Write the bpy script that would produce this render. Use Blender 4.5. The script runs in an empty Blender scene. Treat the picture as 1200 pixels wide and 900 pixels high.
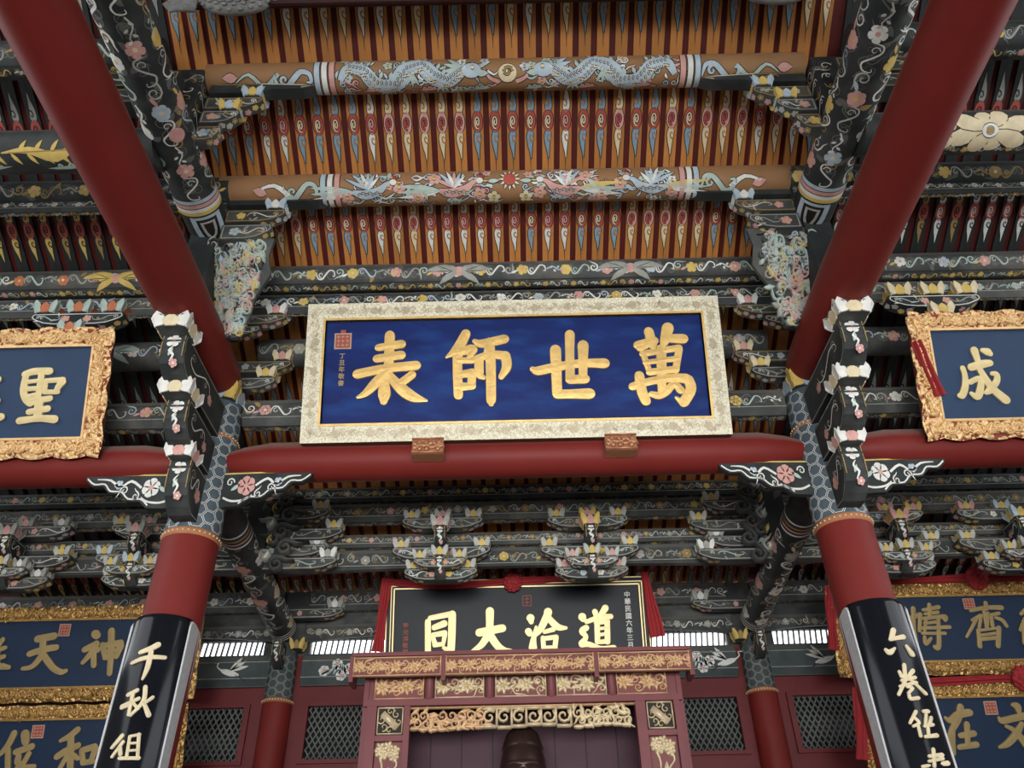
import bpy, math, random
from mathutils import Vector, Matrix, noise
# ------------------------------------------------------------------ camera, world, light, exposure
SC = bpy.context.scene
COL = bpy.context.collection
F_PX, PITCH, ROLL, YAW, CAMX = 955.6, math.radians(36.61), math.radians(-1.30), math.radians(0.13), -0.034
cam_data = bpy.data.cameras.new('camera'); cam = bpy.data.objects.new('camera', cam_data); COL.objects.link(cam)
cam_data.sensor_fit = 'HORIZONTAL'; cam_data.sensor_width = 36.0; cam_data.lens = 36.0 * F_PX / 1200.0
cam_data.clip_start = 0.05; cam_data.clip_end = 200
_f = Vector((math.sin(YAW) * math.cos(PITCH), math.cos(YAW) * math.cos(PITCH), math.sin(PITCH)))
_r = Vector((math.cos(YAW), -math.sin(YAW), 0)); _u = _r.cross(_f)
_r2 = _r * math.cos(ROLL) + _u * math.sin(ROLL); _u2 = _u * math.cos(ROLL) - _r * math.sin(ROLL)
cam.matrix_world = Matrix(((_r2.x, _u2.x, -_f.x, CAMX), (_r2.y, _u2.y, -_f.y, 0), (_r2.z, _u2.z, -_f.z, 1.6), (0, 0, 0, 1)))
SC.camera = cam
W = bpy.data.worlds.new('overcast_sky'); SC.world = W; W.use_nodes = True
bg = W.node_tree.nodes['Background']; bg.inputs[0].default_value = (0.93, 0.96, 1.0, 1); bg.inputs[1].default_value = 2.9
def area(name, loc, target, sx, sy, energy, col, spread=180):
    l = bpy.data.lights.new(name, 'AREA'); l.shape = 'RECTANGLE'; l.size = sx; l.size_y = sy; l.energy = energy; l.color = col; l.spread = math.radians(spread)
    o = bpy.data.objects.new(name, l); COL.objects.link(o); o.location = loc
    o.rotation_euler = (Vector(target) - Vector(loc)).to_track_quat('-Z', 'Y').to_euler()
    return o
area('doorway_daylight', (0, -5.5, 2.3), (0, 6.5, 4.6), 11, 3.4, 250, (1.0, 0.985, 0.96), 70)
SC.view_settings.view_transform = 'Standard'; SC.view_settings.look = 'None'
SC.view_settings.gamma = 1.0; SC.view_settings.exposure = 0.0; SC.view_settings.use_curve_mapping = False

# ------------------------------------------------------------------ materials
MATS = {}
def pm(name, col, rough=0.6, metal=0.0, var=0.12, scale=6.0, bump=0.0, bscale=40.0, dust=0.0, rnd=0.0, col2=None, c2scale=3.0, spec=0.35, stretch=None, dustcol=(0.30, 0.28, 0.24)):
    m = bpy.data.materials.new(name); m.use_nodes = True
    nt = m.node_tree; N = nt.nodes; L = nt.links
    b = N['Principled BSDF']; b.inputs['Roughness'].default_value = rough; b.inputs['Metallic'].default_value = metal
    b.inputs['Specular IOR Level'].default_value = spec
    tc = N.new('ShaderNodeTexCoord'); src = tc.outputs['Object']
    if stretch:
        mp = N.new('ShaderNodeMapping'); mp.inputs['Scale'].default_value = stretch; L.new(src, mp.inputs[0]); src = mp.outputs[0]
    nz = N.new('ShaderNodeTexNoise'); nz.inputs['Scale'].default_value = scale; nz.inputs['Detail'].default_value = 5; L.new(src, nz.inputs['Vector'])
    mx = N.new('ShaderNodeMix'); mx.data_type = 'RGBA'; L.new(nz.outputs[0], mx.inputs[0])
    mx.inputs[6].default_value = tuple(max(0, c * (1 - 1.8 * var)) for c in col) + (1,)
    mx.inputs[7].default_value = tuple(min(1, c * (1 + 1.8 * var)) for c in col) + (1,)
    out = mx.outputs[2]
    if col2:
        n2 = N.new('ShaderNodeTexNoise'); n2.inputs['Scale'].default_value = c2scale; n2.inputs['Detail'].default_value = 6; L.new(src, n2.inputs['Vector'])
        rp = N.new('ShaderNodeValToRGB'); rp.color_ramp.elements[0].position = 0.48; rp.color_ramp.elements[1].position = 0.66; L.new(n2.outputs[0], rp.inputs[0])
        m2 = N.new('ShaderNodeMix'); m2.data_type = 'RGBA'; L.new(rp.outputs[0], m2.inputs[0]); L.new(out, m2.inputs[6]); m2.inputs[7].default_value = tuple(col2) + (1,)
        out = m2.outputs[2]
    if rnd:
        oi = N.new('ShaderNodeObjectInfo'); hs = N.new('ShaderNodeHueSaturation')
        mr = N.new('ShaderNodeMapRange'); mr.inputs[3].default_value = 1 - rnd; mr.inputs[4].default_value = 1 + rnd
        L.new(oi.outputs['Random'], mr.inputs[0]); L.new(mr.outputs[0], hs.inputs['Value']); L.new(out, hs.inputs['Color']); out = hs.outputs[0]
    if dust:
        ge = N.new('ShaderNodeNewGeometry'); sp = N.new('ShaderNodeSeparateXYZ'); L.new(ge.outputs['Normal'], sp.inputs[0])
        mr = N.new('ShaderNodeMapRange'); mr.inputs[1].default_value = 0.15; mr.inputs[2].default_value = 0.9; mr.inputs[4].default_value = dust
        L.new(sp.outputs[2], mr.inputs[0])
        m3 = N.new('ShaderNodeMix'); m3.data_type = 'RGBA'; L.new(mr.outputs[0], m3.inputs[0]); L.new(out, m3.inputs[6]); m3.inputs[7].default_value = dustcol + (1,)
        out = m3.outputs[2]
    L.new(out, b.inputs['Base Color'])
    if bump:
        n3 = N.new('ShaderNodeTexNoise'); n3.inputs['Scale'].default_value = bscale; n3.inputs['Detail'].default_value = 4; L.new(src, n3.inputs['Vector'])
        bp = N.new('ShaderNodeBump'); bp.inputs['Strength'].default_value = bump; bp.inputs['Distance'].default_value = 0.02
        L.new(n3.outputs[0], bp.inputs['Height']); L.new(bp.outputs[0], b.inputs['Normal'])
    MATS[name] = m
    return m
pm('red_lacquer', (0.185, 0.022, 0.018), rough=0.5, var=0.10, scale=2.0, dust=0.85, bump=0.05, bscale=6, spec=0.2)
pm('red_board', (0.095, 0.010, 0.008), rough=0.6, var=0.15)
pm('shaded_red_wood', (0.035, 0.008, 0.008), rough=0.6, var=0.2)  # near-black red: the shade on the topmost purlin is put into the colour
pm('orange_wood', (0.50, 0.205, 0.050), rough=0.6, var=0.12, scale=3, rnd=0.16, stretch=(10, 1, 1))
pm('black_wood', (0.022, 0.025, 0.025), rough=0.55, var=0.3, rnd=0.2)
pm('ochre_beam', (0.33, 0.175, 0.078), rough=0.6, var=0.15, scale=4, dust=0.55)
pm('ink_beam', (0.024, 0.030, 0.030), rough=0.6, var=0.35, scale=5, dust=0.8, col2=(0.055, 0.062, 0.06), dustcol=(0.22, 0.22, 0.20))
pm('slate_beam', (0.058, 0.064, 0.062), rough=0.65, var=0.3, scale=4, dust=0.8, col2=(0.115, 0.112, 0.10), dustcol=(0.26, 0.25, 0.22))
pm('teal_board', (0.060, 0.080, 0.082), rough=0.65, var=0.3, scale=4, col2=(0.09, 0.10, 0.098), dust=0.5)
pm('hex_blue', (0.080, 0.115, 0.140), rough=0.55, var=0.25, scale=5)
pm('p_white', (0.76, 0.77, 0.72), rough=0.7, var=0.16, scale=12)
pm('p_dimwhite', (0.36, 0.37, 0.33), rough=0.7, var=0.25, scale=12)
pm('p_green', (0.45, 0.56, 0.50), rough=0.7, var=0.18, scale=12)
pm('p_blue', (0.22, 0.36, 0.47), rough=0.7, var=0.18, scale=12)
pm('p_paleblue', (0.46, 0.56, 0.63), rough=0.7, var=0.18, scale=12)
pm('p_yellow', (0.68, 0.50, 0.14), rough=0.7, var=0.18, scale=12)
pm('p_ochre', (0.36, 0.25, 0.09), rough=0.7, var=0.2, scale=12)
pm('p_pink', (0.66, 0.36, 0.32), rough=0.7, var=0.16, scale=12)
pm('p_red', (0.46, 0.085, 0.065), rough=0.65, var=0.18, scale=12)
pm('p_orange', (0.55, 0.18, 0.08), rough=0.65, var=0.16, scale=12)
pm('p_black', (0.022, 0.018, 0.016), rough=0.6, var=0.2)
pm('p_hollow', (0.40, 0.17, 0.05), rough=0.6, var=0.15, scale=12)
pm('p_cream', (0.74, 0.64, 0.42), rough=0.6, var=0.15, scale=12)
pm('cobalt', (0.006, 0.020, 0.130), rough=0.5, spec=0.15, var=0.25, scale=2.5, col2=(0.010, 0.044, 0.20), c2scale=2.2, stretch=(1, 1, 3))
pm('navy', (0.012, 0.042, 0.105), rough=0.5, var=0.12, scale=3)
pm('navy_shaded', (0.006, 0.023, 0.060), rough=0.5, var=0.12, scale=3)  # darker copy of navy, dimmer light low in the hall put into the colour
pm('black_lacquer', (0.009, 0.012, 0.016), rough=0.28, var=0.2, scale=3, spec=0.08)
pm('black_gloss', (0.008, 0.010, 0.014), rough=0.14, var=0.2, scale=3, spec=0.28)
pm('p_faint', (0.125, 0.13, 0.12), rough=0.7, var=0.25, scale=12)
pm('p_mid', (0.50, 0.51, 0.47), rough=0.7, var=0.2, scale=12)
pm('gold_leaf', (0.74, 0.50, 0.17), rough=0.40, metal=0.35, var=0.16, scale=9, col2=(0.60, 0.40, 0.14), c2scale=6, bump=0.12, bscale=30)
pm('gold_dimmed', (0.36, 0.265, 0.115), rough=0.5, metal=0.3, var=0.12, scale=9, bump=0.1)  # gold darkened for the weaker light on the lower plaques
pm('gold_pale', (0.72, 0.58, 0.29), rough=0.4, metal=0.3, var=0.12, scale=9)
pm('gold_bright', (0.80, 0.53, 0.25), rough=0.4, metal=0.3, var=0.14, scale=12, bump=0.15, bscale=60)
pm('gold_antique', (0.44, 0.26, 0.085), rough=0.34, metal=0.55, var=0.25, scale=14, bump=0.2, bscale=60)
pm('frame_line', (0.50, 0.43, 0.30), rough=0.5, metal=0.2, var=0.2, scale=30)
pm('frame_cream', (0.86, 0.78, 0.60), rough=0.45, metal=0.2, var=0.16, scale=40, col2=(0.52, 0.45, 0.32), c2scale=70, bump=0.5, bscale=70)
pm('frame_edge', (0.16, 0.11, 0.05), rough=0.55, metal=0.2, var=0.25, scale=20)
pm('recess_red', (0.26, 0.045, 0.028), rough=0.5, var=0.2, scale=10)
pm('shrine_red', (0.20, 0.060, 0.066), rough=0.5, var=0.12, scale=3, dust=0.4)
pm('shrine_inner', (0.070, 0.028, 0.044), rough=0.55, var=0.15, scale=3)
pm('shrine_gold', (0.62, 0.40, 0.22), rough=0.45, metal=0.25, var=0.22, scale=16)
pm('shrine_gold_light', (0.66, 0.54, 0.34), rough=0.45, metal=0.25, var=0.2, scale=16)
pm('bronze', (0.045, 0.024, 0.021), rough=0.3, metal=0.3, var=0.2, scale=6, spec=0.5)
pm('pale_edge', (0.58, 0.60, 0.61), rough=0.8, var=0.12, scale=30, bump=0.2, bscale=80)
pm('cloth_red', (0.33, 0.024, 0.028), rough=0.75, var=0.15, scale=6)
pm('bead_orange', (0.40, 0.17, 0.075), rough=0.6, var=0.15)
pm('lattice_grey', (0.17, 0.18, 0.17), rough=0.6, var=0.15)
pm('pane_dark', (0.018, 0.022, 0.022), rough=0.25, var=0.3, scale=3)
pm('copper_carving', (0.46, 0.22, 0.12), rough=0.4, metal=0.4, var=0.2, scale=18)
pm('window_red', (0.150, 0.022, 0.024), rough=0.5, var=0.12, scale=3)
pm('floor_tile', (0.24, 0.215, 0.19), rough=0.5, var=0.12, scale=2)
pm('plaster', (0.40, 0.38, 0.34), rough=0.8, var=0.08, scale=2)
pm('stone_grey', (0.26, 0.27, 0.26), rough=0.8, var=0.3, scale=14, bump=0.3, bscale=50)
pm('seal_red', (0.36, 0.085, 0.055), rough=0.6, var=0.15, scale=30)
pm('seal_pink', (0.50, 0.33, 0.24), rough=0.6, var=0.15, scale=30)

# ------------------------------------------------------------------ mesh collector
def lerp(a, b, t): return a + (b - a) * t
class MB:
    def __init__(s): s.v = []; s.f = []; s.m = []; s.sm = []
    def add(s, vs): n = len(s.v); s.v.extend(vs); return n
    def face(s, idx, m, smooth=False): s.f.append(tuple(idx)); s.m.append(m); s.sm.append(smooth)
    def box(s, x0, x1, y0, y1, z0, z1, m):
        n = s.add([(x0, y0, z0), (x1, y0, z0), (x1, y1, z0), (x0, y1, z0), (x0, y0, z1), (x1, y0, z1), (x1, y1, z1), (x0, y1, z1)])
        for q in ((0, 3, 2, 1), (4, 5, 6, 7), (0, 1, 5, 4), (1, 2, 6, 5), (2, 3, 7, 6), (3, 0, 4, 7)): s.face([n + i for i in q], m)
    def mbox(s, fn, u0, u1, v0, v1, d0, d1, m):                    # box in a mapped (u, v, depth) frame
        n = s.add([fn(u, v, d) for d in (d0, d1) for (u, v) in ((u0, v0), (u1, v0), (u1, v1), (u0, v1))])
        for q in ((0, 3, 2, 1), (4, 5, 6, 7), (0, 1, 5, 4), (1, 2, 6, 5), (2, 3, 7, 6), (3, 0, 4, 7)): s.face([n + i for i in q], m)
    def prism(s, poly, fn, d0, d1, m, mside=None):
        k = len(poly); n = s.add([fn(a, b, d0) for a, b in poly] + [fn(a, b, d1) for a, b in poly])
        s.face(range(n, n + k), m); s.face(range(n + 2 * k - 1, n + k - 1, -1), m)
        for i in range(k):
            j = (i + 1) % k; s.face((n + i, n + k + i, n + k + j, n + j), mside or m)
    def tube(s, path, radii, m, seg=20, caps=True, squash=1.0, smooth=True):
        P = [Vector(p) for p in path]; rings = []
        up = Vector((0, 0, 1))
        for i, p in enumerate(P):
            t = (P[min(i + 1, len(P) - 1)] - P[max(i - 1, 0)]).normalized()
            a = t.cross(up) if abs(t.dot(up)) < 0.95 else t.cross(Vector((0, 1, 0)))
            a.normalize(); b = a.cross(t).normalized()
            rings.append(s.add([tuple(p + a * (radii[i] * math.cos(2 * math.pi * k / seg)) + b * (radii[i] * squash * math.sin(2 * math.pi * k / seg))) for k in range(seg)]))
        for i in range(len(P) - 1):
            mm = m[i] if isinstance(m, (list, tuple)) else m
            for k in range(seg):
                j = (k + 1) % seg; s.face((rings[i] + k, rings[i] + j, rings[i + 1] + j, rings[i + 1] + k), mm, smooth)
        if caps:
            m0 = m[0] if isinstance(m, (list, tuple)) else m; m1 = m[-1] if isinstance(m, (list, tuple)) else m
            a0 = s.add(s.v[rings[0]:rings[0] + seg]); a1 = s.add(s.v[rings[-1]:rings[-1] + seg])
            s.face(range(a0 + seg - 1, a0 - 1, -1), m0); s.face(range(a1, a1 + seg), m1)
    def ball(s, c, rx, ry, rz, m, nu=10, nv=6, smooth=True):
        n = s.add([(c[0], c[1], c[2] - rz)])
        for j in range(1, nv):
            a = -math.pi / 2 + math.pi * j / nv
            s.add([(c[0] + rx * math.cos(a) * math.cos(2 * math.pi * i / nu), c[1] + ry * math.cos(a) * math.sin(2 * math.pi * i / nu), c[2] + rz * math.sin(a)) for i in range(nu)])
        t = s.add([(c[0], c[1], c[2] + rz)])
        for i in range(nu):
            k = (i + 1) % nu; s.face((n, n + 1 + k, n + 1 + i), m, smooth); s.face((t, t - nu + i, t - nu + k), m, smooth)
            for j in range(nv - 2): s.face((n + 1 + j * nu + i, n + 1 + j * nu + k, n + 1 + (j + 1) * nu + k, n + 1 + (j + 1) * nu + i), m, smooth)
    def stroke(s, pts, fn, m, off=0.003, depth=0.0, bulge=0.0, k=3, cap=False, smooth=True):
        P = pts
        if k > 1 and len(P) > 2:                                     # Catmull-Rom
            Q = []
            for i in range(len(P) - 1):
                p0 = P[max(i - 1, 0)]; p1 = P[i]; p2 = P[i + 1]; p3 = P[min(i + 2, len(P) - 1)]
                for q in range(k):
                    t = q / k
                    Q.append(tuple(0.5 * (2 * p1[c] + (p2[c] - p0[c]) * t + (2 * p0[c] - 5 * p1[c] + 4 * p2[c] - p3[c]) * t * t + (3 * p1[c] - p0[c] - 3 * p2[c] + p3[c]) * t ** 3) for c in range(3)))
            Q.append(tuple(P[-1])); P = Q
        if cap:
            def ext(a, b, rev):
                dx, dy = a[0] - b[0], a[1] - b[1]; l = math.hypot(dx, dy) or 1; dx /= l; dy /= l
                r = [(a[0] + dx * a[2] / 2 * q, a[1] + dy * a[2] / 2 * q, a[2] * math.sqrt(max(0.0, 1 - q * q))) for q in (0.45, 0.78, 0.97)]
                return r[::-1] if rev else r
            P = ext(P[0], P[1], True) + list(P) + ext(P[-1], P[-2], False)
        sec = ((-0.5, 0), (-0.46, depth), (0, depth + bulge), (0.46, depth), (0.5, 0)) if depth else ((-0.5, 0), (0, bulge), (0.5, 0)) if max(p[2] for p in P) < 0.09 else tuple((q / 8 - 0.5, 0) for q in range(9))
        ns = len(sec); rows = []
        for i, p in enumerate(P):
            a = P[max(i - 1, 0)]; b = P[min(i + 1, len(P) - 1)]; dx, dy = b[0] - a[0], b[1] - a[1]; l = math.hypot(dx, dy) or 1e-6
            nx, ny = -dy / l, dx / l
            rows.append(s.add([fn(p[0] + nx * p[2] * o, p[1] + ny * p[2] * o, off + h) for o, h in sec]))
        for i in range(len(P) - 1):
            for q in range(ns - 1): s.face((rows[i] + q, rows[i] + q + 1, rows[i + 1] + q + 1, rows[i + 1] + q), m, smooth)
        if depth:
            s.face(range(rows[0], rows[0] + ns), m); s.face(range(rows[-1] + ns - 1, rows[-1] - 1, -1), m)
    def build(s, name, parent=None, loc=None):
        o = Vector(loc)
        me = bpy.data.meshes.new(name); me.from_pydata([(a[0] - o.x, a[1] - o.y, a[2] - o.z) for a in s.v], [], s.f)
        slots = []
        for q in s.m:
            if q not in slots: slots.append(q)
        for q in slots: me.materials.append(MATS[q])
        ix = {q: i for i, q in enumerate(slots)}
        me.polygons.foreach_set('material_index', [ix[q] for q in s.m]); me.polygons.foreach_set('use_smooth', s.sm)
        me.update()
        ob = bpy.data.objects.new(name, me)
        COL.objects.link(ob)
        if parent is not None: ob.parent = parent; WPOS[ob] = o if loc is not None else WPOS.get(parent, Vector((0, 0, 0))); ob.location = WPOS[ob] - WPOS.get(parent, Vector((0, 0, 0)))
        else: ob.location = o; WPOS[ob] = o
        return ob
WPOS = {}
_build = MB.build
def build(s, name, parent=None, loc=None):
    """one mesh object; vertices are given in world coordinates, the origin goes to loc (or to the parent's base)"""
    if loc is None and parent is not None: loc = WPOS.get(parent, Vector((0, 0, 0)))
    if loc is None: loc = s.base()
    return _build(s, name, parent, loc)
def base(s):
    xs = [v[0] for v in s.v]; ys = [v[1] for v in s.v]; zs = [v[2] for v in s.v]
    return Vector(((min(xs) + max(xs)) / 2, (min(ys) + max(ys)) / 2, min(zs)))
MB.base = base; MB.build = build
def empty(name, loc):
    o = bpy.data.objects.new(name, None); COL.objects.link(o); o.location = loc; o.empty_display_size = 0.1; WPOS[o] = Vector(loc); return o
def tag(o, label=None, cat=None, group=None, kind=None):
    if label: o['label'] = label
    if cat: o['category'] = cat
    if group: o['group'] = group
    if kind: o['kind'] = kind
    return o

# ------------------------------------------------------------------ painter: flat painted or carved ornament on any mapped surface
class Paint:
    def __init__(s, mb, fn, rng, relief=0.0, bulge=0.0, outline=None, under=None): s.under = under; s.mb = mb; s.fn = fn; s.r = rng; s.d = relief; s.b = bulge; s.o = outline
    def line(s, pts, m, layer=0, k=3, cap=False):
        if s.o and not s.d and m != s.o:
            s.mb.stroke([(p[0], p[1], p[2] + 0.016) for p in pts], s.fn, s.o, 0.0030 + layer * 0.0016, k=k, cap=cap)
        s.mb.stroke(pts, s.fn, m, (0.0042 if not s.d else 0.0) + layer * 0.0016, s.d, s.b, k=k, cap=cap)
    def leaf(s, u, v, l, w, a, m, layer=0, bend=0.0):
        pts = []
        for t, q in ((0, 0.08), (0.2, 0.72), (0.45, 1), (0.7, 0.75), (0.9, 0.3), (1, 0.02)):
            aa = a + bend * t
            pts.append((u + math.cos(aa) * l * t, v + math.sin(aa) * l * t, w * q))
        s.line(pts, m, layer, k=1)
    def blob(s, u, v, ru, rv, m, layer=0):
        pts = [(u + ru * math.cos(math.pi * (1 - q)), v, 2 * rv * math.sin(math.pi * q) + 1e-4) for q in (0.0, 0.1, 0.22, 0.36, 0.5, 0.64, 0.78, 0.9, 1.0)]
        s.line(pts, m, layer, k=1)
    def flower(s, u, v, R, m, mc='p_yellow', n=5, layer=0):
        a0 = s.r.random() * 6
        for i in range(n):
            a = a0 + 2 * math.pi * i / n
            pts = [(u + math.cos(a) * R * t, v + math.sin(a) * R * t, R * q) for t, q in ((0.12, 0.25), (0.4, 0.62), (0.68, 0.85), (0.88, 0.7), (1, 0.15))]
            s.line(pts, m, layer, k=1)
        s.blob(u, v, R * 0.26, R * 0.26, mc, layer + 1)
    def peony(s, u, v, R, m, m2, layer=0):
        for ring, n in ((1.0, 8), (0.62, 6)):
            for i in range(n):
                a = 2 * math.pi * i / n + ring
                s.leaf(u + math.cos(a) * R * 0.15, v + math.sin(a) * R * 0.15, R * ring * 0.9, R * 0.5, a, m if ring == 1.0 else m2, layer + (0 if ring == 1.0 else 1))
        s.blob(u, v, R * 0.2, R * 0.2, 'p_yellow', layer + 2)
    def spiral(s, u, v, R, w, m, a0=0.0, d=1, turns=1.25, tail=0.0, layer=0):
        pts = []
        if tail:
            ca, sa = math.cos(a0), math.sin(a0); tx, ty = sa * d, -ca * d
            pts.append((u + ca * R + tx * tail + ca * tail * 0.35, v + sa * R + ty * tail + sa * tail * 0.35, w * 0.2))
            pts.append((u + ca * R + tx * tail * 0.5 + ca * tail * 0.08, v + sa * R + ty * tail * 0.5 + sa * tail * 0.08, w * 0.7))
        n = int(9 * turns)
        for i in range(n + 1):
            t = i / n; a = a0 + d * 2 * math.pi * turns * t; rr = R * (1 - 0.82 * t)
            pts.append((u + math.cos(a) * rr, v + math.sin(a) * rr, w * (1 - 0.45 * t)))
        s.line(pts, m, layer, k=1)
    def scroll(s, u, v, L, H, w, m, flip=1, layer=0):                # S-curve with a curl at each end
        s.line([(u - L / 2, v - flip * H * 0.2, w * 0.25), (u - L * 0.42, v + flip * H * 0.25, w * 0.8), (u - L * 0.2, v + flip * H * 0.3, w), (u, v, w), (u + L * 0.2, v - flip * H * 0.3, w), (u + L * 0.42, v - flip * H * 0.2, w * 0.8), (u + L * 0.46, v + flip * H * 0.12, w * 0.6), (u + L * 0.34, v + flip * H * 0.12, w * 0.35)], m, layer)
        s.spiral(u - L * 0.24, v + flip * H * 0.02, H * 0.2, w * 0.6, m, a0=flip * 1.6, d=flip, turns=0.9, layer=layer)
    def cloud(s, u, v, L, H, m, layer=0):
        s.leaf(u - L / 2, v - H * 0.18, L, H * 0.35, 0.0, m, layer, bend=0.08)
        for q, h in ((-0.22, 0.62), (0.02, 0.85), (0.24, 0.55)):
            s.spiral(u + q * L, v + H * 0.05, H * 0.32 * h, H * 0.2, m, a0=-0.5, d=1, turns=0.85, layer=layer)
    def bat(s, u, v, L, H, m, mb2, layer=0):
        for d in (-1, 1):
            b = 0 if d > 0 else math.pi
            s.leaf(u, v + H * 0.1, L * 0.55, H * 0.75, b + d * 0.32, m, layer, bend=-d * 0.35)
            s.leaf(u, v - H * 0.05, L * 0.4, H * 0.5, b - d * 0.25, m, layer, bend=-d * 0.3)
            for q in (0.12, 0.0, -0.12): s.leaf(u + d * L * 0.1, v, L * 0.33, H * 0.06, b + d * q * 3, 'p_black', layer + 1)
        for q in range(3): s.blob(u, v + H * (0.25 - q * 0.25), H * 0.26, H * 0.13, mb2, layer + 2)
    def spray(s, u, v, L, w, m, mf, d=1, layer=0):
        s.line([(u, v, w), (u + d * L * 0.35, v + L * 0.14, w * 0.9), (u + d * L * 0.7, v - L * 0.08, w * 0.7), (u + d * L, v + L * 0.08, w * 0.2)], m, layer)
        for q, sg in ((0.2, 1), (0.4, -1), (0.6, 1), (0.8, -1)):
            s.leaf(u + d * L * q, v + sg * L * 0.03, L * 0.2, w * 1.7, (0 if d > 0 else math.pi) + sg * 1.0, m if q < 0.7 else mf, layer)
    def vine(s, u0, u1, v0, v1, pal, flo, dens=1.0, w=0.018, layer=0):
        """a running band of curls, blossoms, clouds and bats between u0 and u1"""
        H = v1 - v0
        if H < 0.035: return
        u = u0 + H * 0.4; i = s.r.randrange(6); vm = (v0 + v1) / 2
        while u < u1 - H * 0.35:
            for q in range(3):                                        # faded under-painting
                uu = u + s.r.uniform(-0.4, 0.5) * H; fm = pal[0] if s.d else s.under if s.under else s.r.choice(('p_faint', 'p_faint', 'p_ochre' if s.r.random() < 0.3 else 'p_faint'))
                if q == 0: s.leaf(uu, vm + s.r.uniform(-0.3, 0.3) * H, H * 0.5, H * 0.26, s.r.random() * 6.28, fm, layer - 1, bend=0.6)
                elif q == 1: s.spiral(uu, vm + s.r.uniform(-0.18, 0.18) * H, H * 0.24, w * 0.9, fm, s.r.random() * 6, s.r.choice((-1, 1)), tail=H * 0.3, layer=layer - 1)
                else: s.scroll(uu, vm + s.r.uniform(-0.12, 0.12) * H, H * 1.0, H * 0.8, w * 0.7, fm, flip=s.r.choice((-1, 1)), layer=layer - 1)
            c = s.r.choice(pal); f = s.r.choice(flo); t = i % 6; j = (s.r.random() - 0.5) * H * 0.12
            if t in (0, 3):
                s.flower(u, vm + j, H * 0.36, f, f if s.d or s.under else s.r.choice(('p_yellow', 'p_cream', 'p_pink')), n=s.r.choice((5, 5, 6)), layer=layer); st = H * 0.62
            elif t in (1, 4):
                s.scroll(u + H * 0.3, vm + j, H * 1.2, H * 0.95, w, c, flip=s.r.choice((-1, 1)), layer=layer); st = H * 1.15
            elif t == 2:
                s.spiral(u, vm + j + H * 0.08, H * 0.30, w, c, a0=s.r.random() * 6, d=s.r.choice((-1, 1)), tail=H * 0.4, layer=layer); s.leaf(u + H * 0.15, vm - H * 0.2, H * 0.45, H * 0.16, 0.4, f, layer); st = H * 0.85
            else:
                s.spray(u - H * 0.2, vm + j, H * 1.1, w * 0.9, c, f, layer=layer); st = H * 1.0
            u += st / dens; i += 1
    def band(s, u, v0, v1, w, m, layer=0):
        n = 20; s.line([(u, lerp(v0, v1, q / n), w) for q in range(n + 1)], m, layer, k=1)
    def edge(s, u0, u1, v, w, m, layer=0): s.line([(u0, v, w), (u1, v, w)], m, layer, k=1)
def cyl_x(Y, Z, r):
    a0 = -math.atan2(Z - 1.6, Y)
    return lambda u, v, o: (u, Y - (r + o) * math.cos(a0 + v / r), Z + (r + o) * math.sin(a0 + v / r))
def cyl_y(X, Z, r):
    a0 = math.atan2(1.6 - Z, -X)
    return lambda u, v, o: (X + (r + o) * math.cos(a0 + v / r), u, Z + (r + o) * math.sin(a0 + v / r))
def cyl_z(X, Y, r):
    a0 = math.atan2(-Y, -X)
    return lambda u, v, o: (X + (r + o) * math.cos(a0 + u / r), Y + (r + o) * math.sin(a0 + u / r), v)
def front(Y): return lambda u, v, o: (u, Y - o, v)
def sideX(X, s): return lambda u, v, o: (X + s * o, u, v)
RNG = lambda n: random.Random(n)
PALE = ['p_white', 'p_white', 'p_green', 'p_dimwhite', 'p_paleblue']
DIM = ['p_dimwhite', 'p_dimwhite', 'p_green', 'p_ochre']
FLO = ['p_pink', 'p_yellow', 'p_white', 'p_paleblue', 'p_pink']
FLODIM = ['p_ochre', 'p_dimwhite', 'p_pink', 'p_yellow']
# ------------------------------------------------------------------ the setting
PROF = [(0.4, 11.05), (3.0, 9.66), (4.52, 8.83), (5.45, 8.33), (6.3, 7.89), (6.95, 7.53), (8.75, 6.66), (10.55, 5.98), (11.1, 5.80)]
def roofz(y):
    for (a, b), (c, d) in zip(PROF, PROF[1:]):
        if a <= y <= c: return lerp(b, d, (y - a) / (c - a))
    return PROF[0][1] if y < PROF[0][0] else PROF[-1][1]
mb = MB()                                                            # red lacquered boards above the rafters, both slopes
pts = [(-8.5, 6.2), (-4.0, 8.6)] + PROF
n = mb.add([(x, y, z + 0.036) for y, z in pts for x in (-9, 9)] + [(x, y, z + 0.16) for y, z in pts for x in (-9, 9)])
k = len(pts)
for i in range(k - 1):
    mb.face((n + 2 * i, n + 2 * i + 1, n + 2 * i + 3, n + 2 * i + 2), 'red_board')
    mb.face((n + 2 * k + 2 * i, n + 2 * k + 2 * i + 2, n + 2 * k + 2 * i + 3, n + 2 * k + 2 * i + 1), 'red_board')
ceiling = tag(mb.build('ceiling', loc=(0, 0, 0)), 'red lacquered board ceiling of the sloping temple roof', kind='structure')
mb = MB(); mb.box(-9, 9, -9, 11, -0.1, 0, 'floor_tile'); tag(mb.build('floor'), 'grey stone tiled temple floor', kind='structure')
for sx, nm in ((-1, 'wall_left'), (1, 'wall_right')):
    mb = MB(); mb.box(min(9 * sx, 9.2 * sx), max(9 * sx, 9.2 * sx), -8.5, 11, 0, 5.95, 'plaster')
    tag(mb.build(nm), 'plain plastered side wall of the hall', kind='structure')
mb = MB(); mb.box(-9, 9, -7.0, -6.85, 3.9, 6.9, 'plaster'); tag(mb.build('wall_front_blocker'), 'unseen plastered wall added above the open front doorway to cut sky light', kind='structure')  # unseen, added to block the upper part of the sky light
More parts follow.
